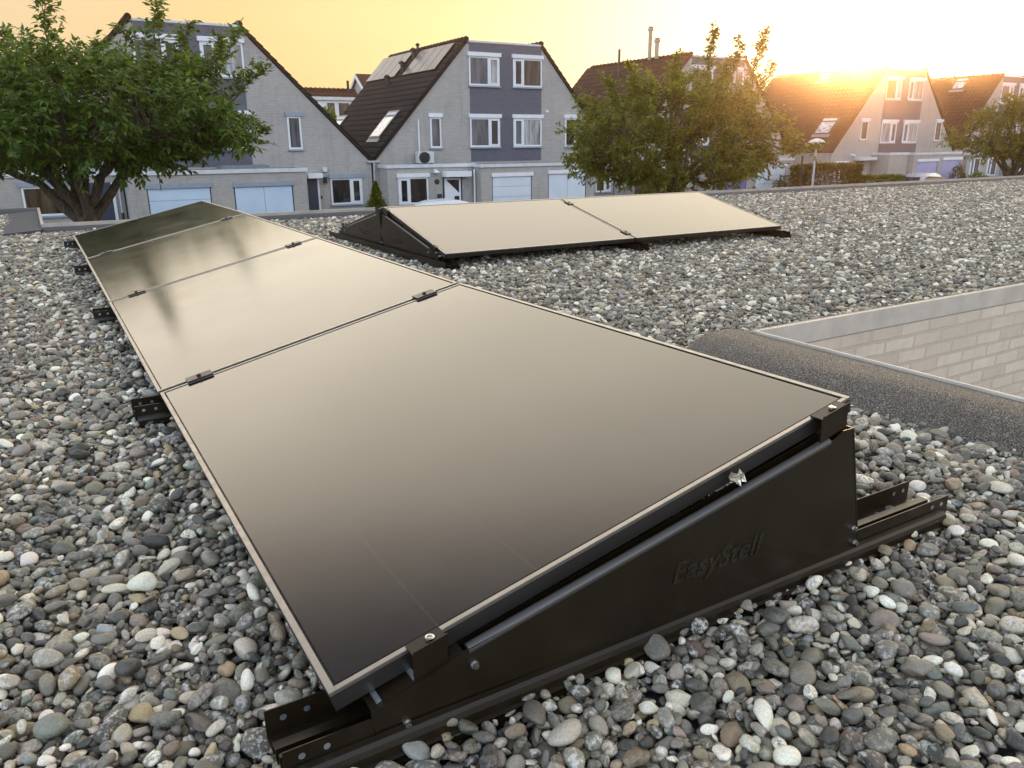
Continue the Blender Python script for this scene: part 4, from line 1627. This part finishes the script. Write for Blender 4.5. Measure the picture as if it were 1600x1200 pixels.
def tree(name, label, base, R, zlo, zdome, spikes, seed, leaf='leaf', fork=2.3, ncl=330, lsize=.125, rad=.20, squash=(1, 1), sc=1.0):
    """broad low crown on a forked trunk. zlo, zdome: crown bottom and dome top over the roof datum; spikes: (dx, dy, ztop) upright shoots"""
    g = np.random.default_rng(seed)
    bx, by = base
    r = thing(name, label, 'tree', (bx, by, GROUND), group='street trees')
    zl, zd = zlo - GROUND, zdome - GROUND
    tr = MB()
    fk = Vector((0, 0, fork))
    tr.tube([(0, 0, 0), (0, 0, .25), (.03, 0, fork * .5), (.02, .02, fork * .85), fk], [rad * 1.5, rad * 1.12, rad, rad * 1.02, rad * 1.05], 14)
    limbs = []
    nl = 8
    for k in range(nl):
        a = 2 * PI * k / nl + g.uniform(-.3, .3)
        rr = R * g.uniform(.45, .8)
        end = Vector((math.cos(a) * rr * squash[0], math.sin(a) * rr * squash[1], zl + (zd - zl) * g.uniform(.22, .6)))
        p0 = fk + Vector((math.cos(a) * .08, math.sin(a) * .08, -.28))
        c1 = fk.lerp(end, .30) + Vector((0, 0, .75 * g.uniform(.4, 1)))
        pts = []
        for t in np.linspace(0, 1, 9):
            q = p0 * (1 - t) ** 2 + c1 * 2 * t * (1 - t) + end * t * t
            pts.append(q + Vector(g.normal(0, .045, 3)) * (1 if 0 < t < 1 else 0))
        rs = [rad * .52 * (1 - .8 * t) for t in np.linspace(0, 1, 9)]
        tr.tube(pts, rs, 8)
        limbs += pts[2:]
    cent = Vector((0, 0, fork + .2))
    for k in range(3):
        end = Vector((g.uniform(-.5, .5), g.uniform(-.5, .5), zd - .5))
        pts = [fk.lerp(end, t) + Vector(g.normal(0, .07, 3)) for t in np.linspace(0, 1, 8)]
        pts[0] = fk + Vector((0, 0, -.2))
        tr.tube(pts, [rad * .5 * (1 - .85 * t) for t in np.linspace(0, 1, 8)], 8)
        limbs += pts[2:]
    trunk = tr.build('trunk', MAT['bark'], r, smooth=True)
    LP, LD = [], []
    tw = MB()

    def shoot(p, d, L, nleaf, thick=.008):
        d = Vector(d).normalized()
        q = p.copy()
        pts = [p]
        seg = 5
        for i in range(seg):
            d = (d + Vector(g.normal(0, .16, 3)) + Vector((0, 0, .04))).normalized()
            q = q + d * L / seg
            pts.append(q.copy())
        tw.tube(pts, [thick * (1 - .75 * i / seg) for i in range(seg + 1)], 3, cap=False)
        for i in range(nleaf):
            t = (i + .5) / nleaf * seg
            k = min(seg - 1, int(t))
            w = pts[k].lerp(pts[k + 1], t - k)
            a = g.uniform(0, 2 * PI)
            side = Vector((math.cos(a), math.sin(a), g.uniform(-.1, .5)))
            LP.append(w + side * .02)
            LD.append(side * .8 + d * .6)

    H = zd - zl
    made = 0
    while made < ncl:
        a = g.uniform(0, 2 * PI)
        u = g.uniform(-1, 1)
        sr = g.uniform(.46, 1.0) ** .6
        # dome with a flattish underside
        phi = math.acos(u)
        x = R * sr * math.sin(phi) * math.cos(a) * squash[0]
        y = R * sr * math.sin(phi) * math.sin(a) * squash[1]
        zc = zl + H * .36
        z = zc + sr * math.cos(phi) * (H * .64 if u > 0 else H * .36)
        lobes = .82 + .18 * math.sin(3 * a + seed) * math.sin(4 * phi + seed * 2)
        x *= lobes
        y *= lobes
        p = Vector((x, y, z))
        near = min(limbs, key=lambda q: (q - p).length_squared)
        made += 1
        d = p - near
        mid = near.lerp(p, .55) + Vector((0, 0, -.05 * d.length))
        tw.tube([near, mid, p], [.020, .013, .008], 4, cap=False)
        out = (p - Vector((0, 0, zl + H * .2)))
        out = Vector((out.x, out.y, max(out.z, -.1) * .8 + .25)).normalized()
        for s in range(4):
            shoot(p, out * .8 + Vector(g.normal(0, .55, 3)), sc * g.uniform(.30, .60), int(g.integers(13, 21)))
    for dx, dy, zt in spikes:
        top = Vector((dx, dy, zt - GROUND))
        b0 = Vector((dx * .72, dy * .72, zl + H * .55))
        n_ = 7
        prev = min(limbs, key=lambda q: (q - b0).length_squared)
        pts = [prev] + [b0.lerp(top, t) + Vector(g.normal(0, .05, 3)) for t in np.linspace(0, 1, n_)]
        tw.tube(pts, [.03 * (1 - .8 * i / n_) for i in range(n_ + 1)], 5, cap=False)
        ln = (top - b0).length
        for i in range(int(ln / (.085 * sc))):
            t = (i + 1) / int(ln / (.085 * sc))
            q = b0.lerp(top, t)
            for s in range(2):
                a = g.uniform(0, 2 * PI)
                shoot(q, Vector((math.cos(a), math.sin(a), .9)), sc * (.50 - .26 * t) * g.uniform(.5, 1.2), int(g.integers(10, 16)), .006)
    tw.build('twigs', MAT['bark'], trunk)
    P = np.array([q[:] for q in LP])
    Dd = np.array([q[:] for q in LD])
    me = leaves_mesh('crown', P, Dd, lsize, lsize * .46, MAT[leaf], seed + 1)
    o = bpy.data.objects.new('crown', me)
    COL.objects.link(o)
    o.parent = r
    return r


tree('street_tree', 'big dark green tree with a forked trunk left of the panels', (.71, 19.2), 4.2, .31, 2.74,
     [(-0.2, -0.27, 4.09), (-1.01, 0.68, 3.15), (1.42, 0.14, 3.24), (2.03, -0.27, 3.69), (2.7, 0.41, 3.42), (3.71, 0.14, 3.32), (3.31, -0.41, 3.08), (4.19, -0.27, 2.47), (4.19, 0.27, 1.05), (-2.43, 0.27, 3.21), (0.68, 0.41, 2.94)], 11,
     ncl=540, lsize=.17, rad=.23, fork=2.45, sc=1.3)
tree('street_tree', 'olive green tree with a broad crown behind the double pitched panels', (15.0, 16.0), 3.6, -.35, 2.45,
     [(1.0, -.3, 3.62), (2.5, .2, 3.55), (3.3, .0, 3.75), (-1.3, .3, 2.75), (-.2, -.2, 2.95), (1.9, .1, 2.9), (-2.3, 0, 2.35), (3.9, .2, 2.9), (.3, .2, 2.6)], 23,
     leaf='leaf_olive', ncl=480, lsize=.135, fork=2.5, rad=.19)
tree('street_tree', 'round olive green tree at the right edge by the farthest house', (34.6, 17.0), 2.75, -.02, 2.3,
     [(-1.5, .0, 2.5), (-.6, .2, 2.45), (.8, .1, 2.6), (1.7, 0, 2.5)], 37, leaf='leaf_olive', ncl=300, rad=.17)


def bush(name, label, cat, loc, size, n, seed, leaf='leaf_hedge', ls=.07, shape='box', group=None):
    g = np.random.default_rng(seed)
    r = thing(name, label, cat, loc, group=group)
    q = g.uniform(-1, 1, (n, 3))
    if shape == 'ball':
        q = g.normal(size=(n, 3))
        q /= np.linalg.norm(q, axis=1, keepdims=True)
        q *= (g.uniform(.4, 1, n) ** .5)[:, None]
        q *= (1 + .16 * np.sin(q[:, :1] * 7 + seed) * np.cos(q[:, 1:2] * 6))
    elif shape == 'cone':
        h = g.uniform(0, 1, n) ** 1.3
        a = g.uniform(0, 2 * PI, n)
        rr = (1 - h) ** .8 * g.uniform(.3, 1, n) * (1 + .25 * np.sin(a * 5 + h * 20))
        q = np.stack([rr * np.cos(a), rr * np.sin(a), h * 2 - 1], 1)
    else:
        k = g.integers(0, 3, n)
        q[np.arange(n), k] = np.sign(q[np.arange(n), k]) * g.uniform(.8, 1.06, n)
    p = q * np.array(size) / 2 + np.array([0, 0, size[2] / 2])
    p += .05 * np.sin(p * 5 + seed)
    me = leaves_mesh('foliage', p, q + np.array([0, 0, .3]), ls, ls * .55, MAT[leaf], seed, .2)
    o = bpy.data.objects.new('foliage', me)
    COL.objects.link(o)
    o.parent = r
    m = MB()
    for i in range(5):
        a = i * 1.3
        m.tube([(0.1 * math.cos(a), .1 * math.sin(a), 0), (size[0] * .28 * math.cos(a), size[1] * .28 * math.sin(a), size[2] * .7)], [.025, .008], 5)
    m.build('stem', MAT['bark'], r)
    return r


bush('conifer_bush', 'yellow green conifer bush between the two front houses', 'bush', (11.75, 29.9, GROUND), (1.7, 1.7, 2.2), 9000, 3, 'leaf_conifer', .13, 'cone')
bush('garden_hedge', 'tall trimmed brown green hedge in front of the sunlit house', 'hedge', (38.6, 29.2, GROUND), (4.6, 1.1, 2.45), 16000, 4, 'leaf_hedge', .16)
bush('garden_hedge', 'low hedge strip between the tall hedge and the silver car', 'hedge', (43.4, 29.4, GROUND), (4.2, .8, 1.65), 9000, 5, 'leaf_conifer', .15)
bush('shrub', 'dark shrub beside the white garage door near the street lamp', 'bush', (35.3, 29.6, GROUND), (1.0, .9, 1.75), 1500, 6, 'leaf_hedge', .12, 'ball')
bush('shrub', 'low shrub at the left foot of the garage door behind the olive tree', 'bush', (33.4, 29.8, GROUND), (1.3, .8, 1.3), 1500, 7, 'leaf_hedge', .11, 'ball')
bush('shrub', 'bright green shrub near the farthest house', 'bush', (53.5, 29.0, GROUND), (1.5, 1.2, 1.75), 1700, 8, 'leaf_conifer', .13, 'ball')
bush('shrub', 'round shrub hanging in front of the window of the farthest house', 'bush', (53.2, 30.2, GROUND), (1.2, 1.1, 2.2), 1700, 9, 'leaf_hedge', .13, 'ball')
bush('shrub', 'loose green hedge behind the wooden fence under the olive tree', 'bush', (27.6, 30.4, GROUND), (3.0, 1.4, 2.2), 3500, 10, 'leaf_olive', .13, 'ball')
bush('garden_tree', 'small bright tree standing between the front houses in the next street', 'tree', (17.2, 53.0, GROUND), (3.2, 3.0, 6.0), 6000, 12, 'leaf', .26, 'ball')
bush('shrub', 'yellowish garden shrub at the far left edge beyond the roof', 'bush', (-3.4, 26.0, GROUND), (3.5, 2.0, 2.7), 4500, 13, 'leaf_conifer', .13, 'ball')

# wooden fence beside the middle house
r = thing('wooden_fence', 'brown board fence at the right end of the middle house', 'fence', (0, 0, 0))
m = MB()
for i in range(26):
    x = 26.35 + i * .125
    m.box(x, x + .115, 31.05 + .006 * (i % 3), 31.075 + .006 * (i % 3), GROUND, -.98 + .012 * math.sin(i * 2.3))
m.build('boards', MAT['wood'], r)
for x in (26.3, 27.95, 29.55):
    m = MB()
    m.box(x, x + .09, 31.10, 31.19, GROUND, -.92)
    m.build('post', MAT['wood'], r)
m = MB(); m.box(26.3, 29.6, 31.095, 31.099, -1.3, -1.2); m.box(26.3, 29.6, 31.095, 31.099, -2.7, -2.6); m.build('rail', MAT['wood'], r)

# street lamp
r = thing('street_lamp', 'slim grey street lamp with a flat disc head before the sunlit house', 'street lamp', (32.95, 25.6, GROUND))
m = MB(); m.tube([(0, 0, 0), (0, 0, 1.0), (0, 0, 3.6)], [.07, .06, .045], 12); m.build('pole', MAT['zinc'], r, smooth=True)
m = MB(); m.lathe([(.05, 3.58), (.06, 3.68), (.38, 3.70), (.40, 3.73), (.30, 3.82), (.08, 3.90)], (0, 0, 0), 24); h_ = m.build('lamp_head', MAT['white_old'], r, smooth=True)
m = MB(); m.lathe([(.03, 3.50), (.20, 3.56), (.26, 3.66), (.26, 3.695)], (0, 0, 0), 20); m.build('diffuser', MAT['white'], h_, smooth=True)
r = thing('traffic_pole', 'thin dark post just left of the street lamp', 'post', (33.0, 26.4, GROUND))
m = MB(); m.tube([(0, 0, 0), (0, 0, 3.0)], .05, 10); m.build('pole', MAT['frame_dark'], r); m = MB(); m.lathe([(.055, 0), (.055, .04), (.02, .09)], (0, 0, 3.0), 10); m.build('cap', MAT['black'], r)
r = thing('garden_gate', 'dark thin metal gate behind the street lamp', 'gate', (36.4, 30.6, GROUND))
m = MB()
m.box(0, .06, 0, .05, 0, 1.95); m.box(2.0, 2.06, 0, .05, 0, 1.95); m.box(.061, 1.999, .005, .045, 1.85, 1.91); m.box(.061, 1.999, .005, .045, .2, .26)
m.build('gate_frame', MAT['frame_dark'], r)
m = MB()
for i in range(14):
    m.box(.16 + i * .13, .18 + i * .13, .015, .035, .261, 1.849)
m.build('bars', MAT['frame_dark'], r)
r = thing('leaning_board', 'white board leaning against the blue garage doors', 'board', (34.45, 30.9, GROUND), (0, R_(14), 0))
m = MB(); m.box(-.05, .05, -.03, 0, 0, 2.1); m.build('plank', MAT['white'], r, bevel=.005)


# ------------------------------------------------------------------ parked cars
def car(label, loc, rz, paint, tall=1.0):
    r = thing('parked_car', label, 'car', loc, (0, 0, rz), 'parked cars')
    r.scale = (1, 1, tall)
    # body: stations along x, half width and section heights
    st = [(-2.15, .62, .42, .62), (-2.05, .78, .30, .86), (-1.5, .86, .24, .95), (-.6, .88, .22, .97), (.6, .88, .22, .96), (1.3, .86, .24, .92), (1.85, .80, .30, .80), (2.1, .66, .42, .60)]
    m = MB()
    vs, fs = [], []
    for x, w, z0, z1 in st:
        for y, z in ((-w * .85, z0), (-w, z0 + .18), (-w, z1 - .14), (-w * .90, z1), (w * .90, z1), (w, z1 - .14), (w, z0 + .18), (w * .85, z0)):
            vs.append((x, y, z))
    k = 8
    for i in range(len(st) - 1):
        for j in range(k):
            j2 = (j + 1) % k
            fs.append((i * k + j, i * k + j2, (i + 1) * k + j2, (i + 1) * k + j))
    fs += [tuple(range(k)), tuple(range((len(st) - 1) * k, len(st) * k))]
    m.add(vs, fs)
    b_o = m.build('body', MAT[paint], r, smooth=True)
    cab = [(-1.95, .70, .92), (-1.55, .68, 1.34), (-1.0, .64, 1.47), (-.1, .63, 1.50), (.45, .65, 1.40), (1.25, .72, .92)]
    m = MB()
    vs, fs = [], []
    for x, w, z in cab:
        vs += [(x, -.80, .90), (x, -w, max(.905, z - .09)), (x, -w * .86, z), (x, 0, z + .02), (x, w * .86, z), (x, w, max(.905, z - .09)), (x, .80, .90)]
    for i in range(len(cab) - 1):
        for j in range(6):
            fs.append((i * 7 + j, i * 7 + j + 1, (i + 1) * 7 + j + 1, (i + 1) * 7 + j))
    m.add(vs, fs)
    m.build('roof', MAT[paint], r, smooth=True)
    m = MB()
    for s in (-1, 1):
        m.add([(-1.45, s * .79, .98), (.95, s * .79, .98), (.40, s * .685, 1.30), (-1.0, s * .675, 1.35), (-1.45, s * .69, 1.25)], [(0, 1, 2, 3, 4)])
        m.add([(-1.45, s * .775, .98), (.95, s * .775, .98), (.40, s * .67, 1.30), (-1.0, s * .66, 1.35), (-1.45, s * .675, 1.25)], [(0, 1, 2, 3, 4)])
    m.build('side_window', MAT['gl_dark'], r)
    m = MB()
    m.add([(1.20, -.60, .975), (1.20, .60, .975), (.50, .54, 1.395), (.50, -.54, 1.395)], [(0, 1, 2, 3)])
    m.build('windscreen', MAT['gl_dark'], r)
    m = MB()
    m.add([(-1.97, -.58, .965), (-1.97, .58, .965), (-1.60, .54, 1.32), (-1.60, -.54, 1.32)], [(0, 1, 2, 3)])
    m.build('rear_window', MAT['gl_dark'], r)
    for x in (-1.3, 1.3):
        for s in (-1, 1):
            m = MB()
            m.tube([(x, s * .70, .32), (x, s * .89, .32)], .32, 20)
            wv = m.build('wheel', MAT['black'], r)
            m = MB()
            m.tube([(x, s * .891, .32), (x, s * .90, .32)], .20, 16)
            m.build('rim', MAT['zinc'], wv)
    for s in (-1, 1):
        m = MB()
        m.box(2.0, 2.09, s * .55 - .12, s * .55 + .12, .58, .70)
        m.build('headlight', MAT['white'], r, bevel=.02)
        m = MB()
        m.box(.80, .92, s * .90 - .08, s * .90 + .08, .98, 1.10)
        m.build('mirror', MAT[paint], r, bevel=.02)
    return r


car('white car parked by the front door of the middle house, only its roof showing', (14.75, 29.0, GROUND), R_(2), 'car_white', 1.05)
car('silver car parked before the violet garage doors of the sunlit house', (47.7, 28.9, GROUND), R_(2), 'car_silver', 1.24)
car('light car parked under the tree at the right edge', (60.4, 29.3, GROUND), R_(0), 'car_white', 1.22)


# ------------------------------------------------------------------ tinted haze volume added for the orange glare veil near the sun
m = MB(); m.box(-160, 220, -120, 190, GROUND - 1.2, 9.5)
hz = tag(m.build('glare_haze', []), 'thin orange tinted haze added for the glare veil near the sun', 'glare_haze', kind='stuff')
hm = bpy.data.materials.new('glare_haze')
hm.use_nodes = True
ht = hm.node_tree
ht.nodes.remove(ht.nodes['Principled BSDF'])
pv = N(ht, 'ShaderNodeVolumePrincipled')
pv.inputs['Color'].default_value = (1.0, .58, .30, 1)
pv.inputs['Density'].default_value = .0015
pv.inputs['Anisotropy'].default_value = .94
ht.links.new(pv.outputs[0], ht.nodes['Material Output'].inputs['Volume'])
hz.data.materials.append(hm)
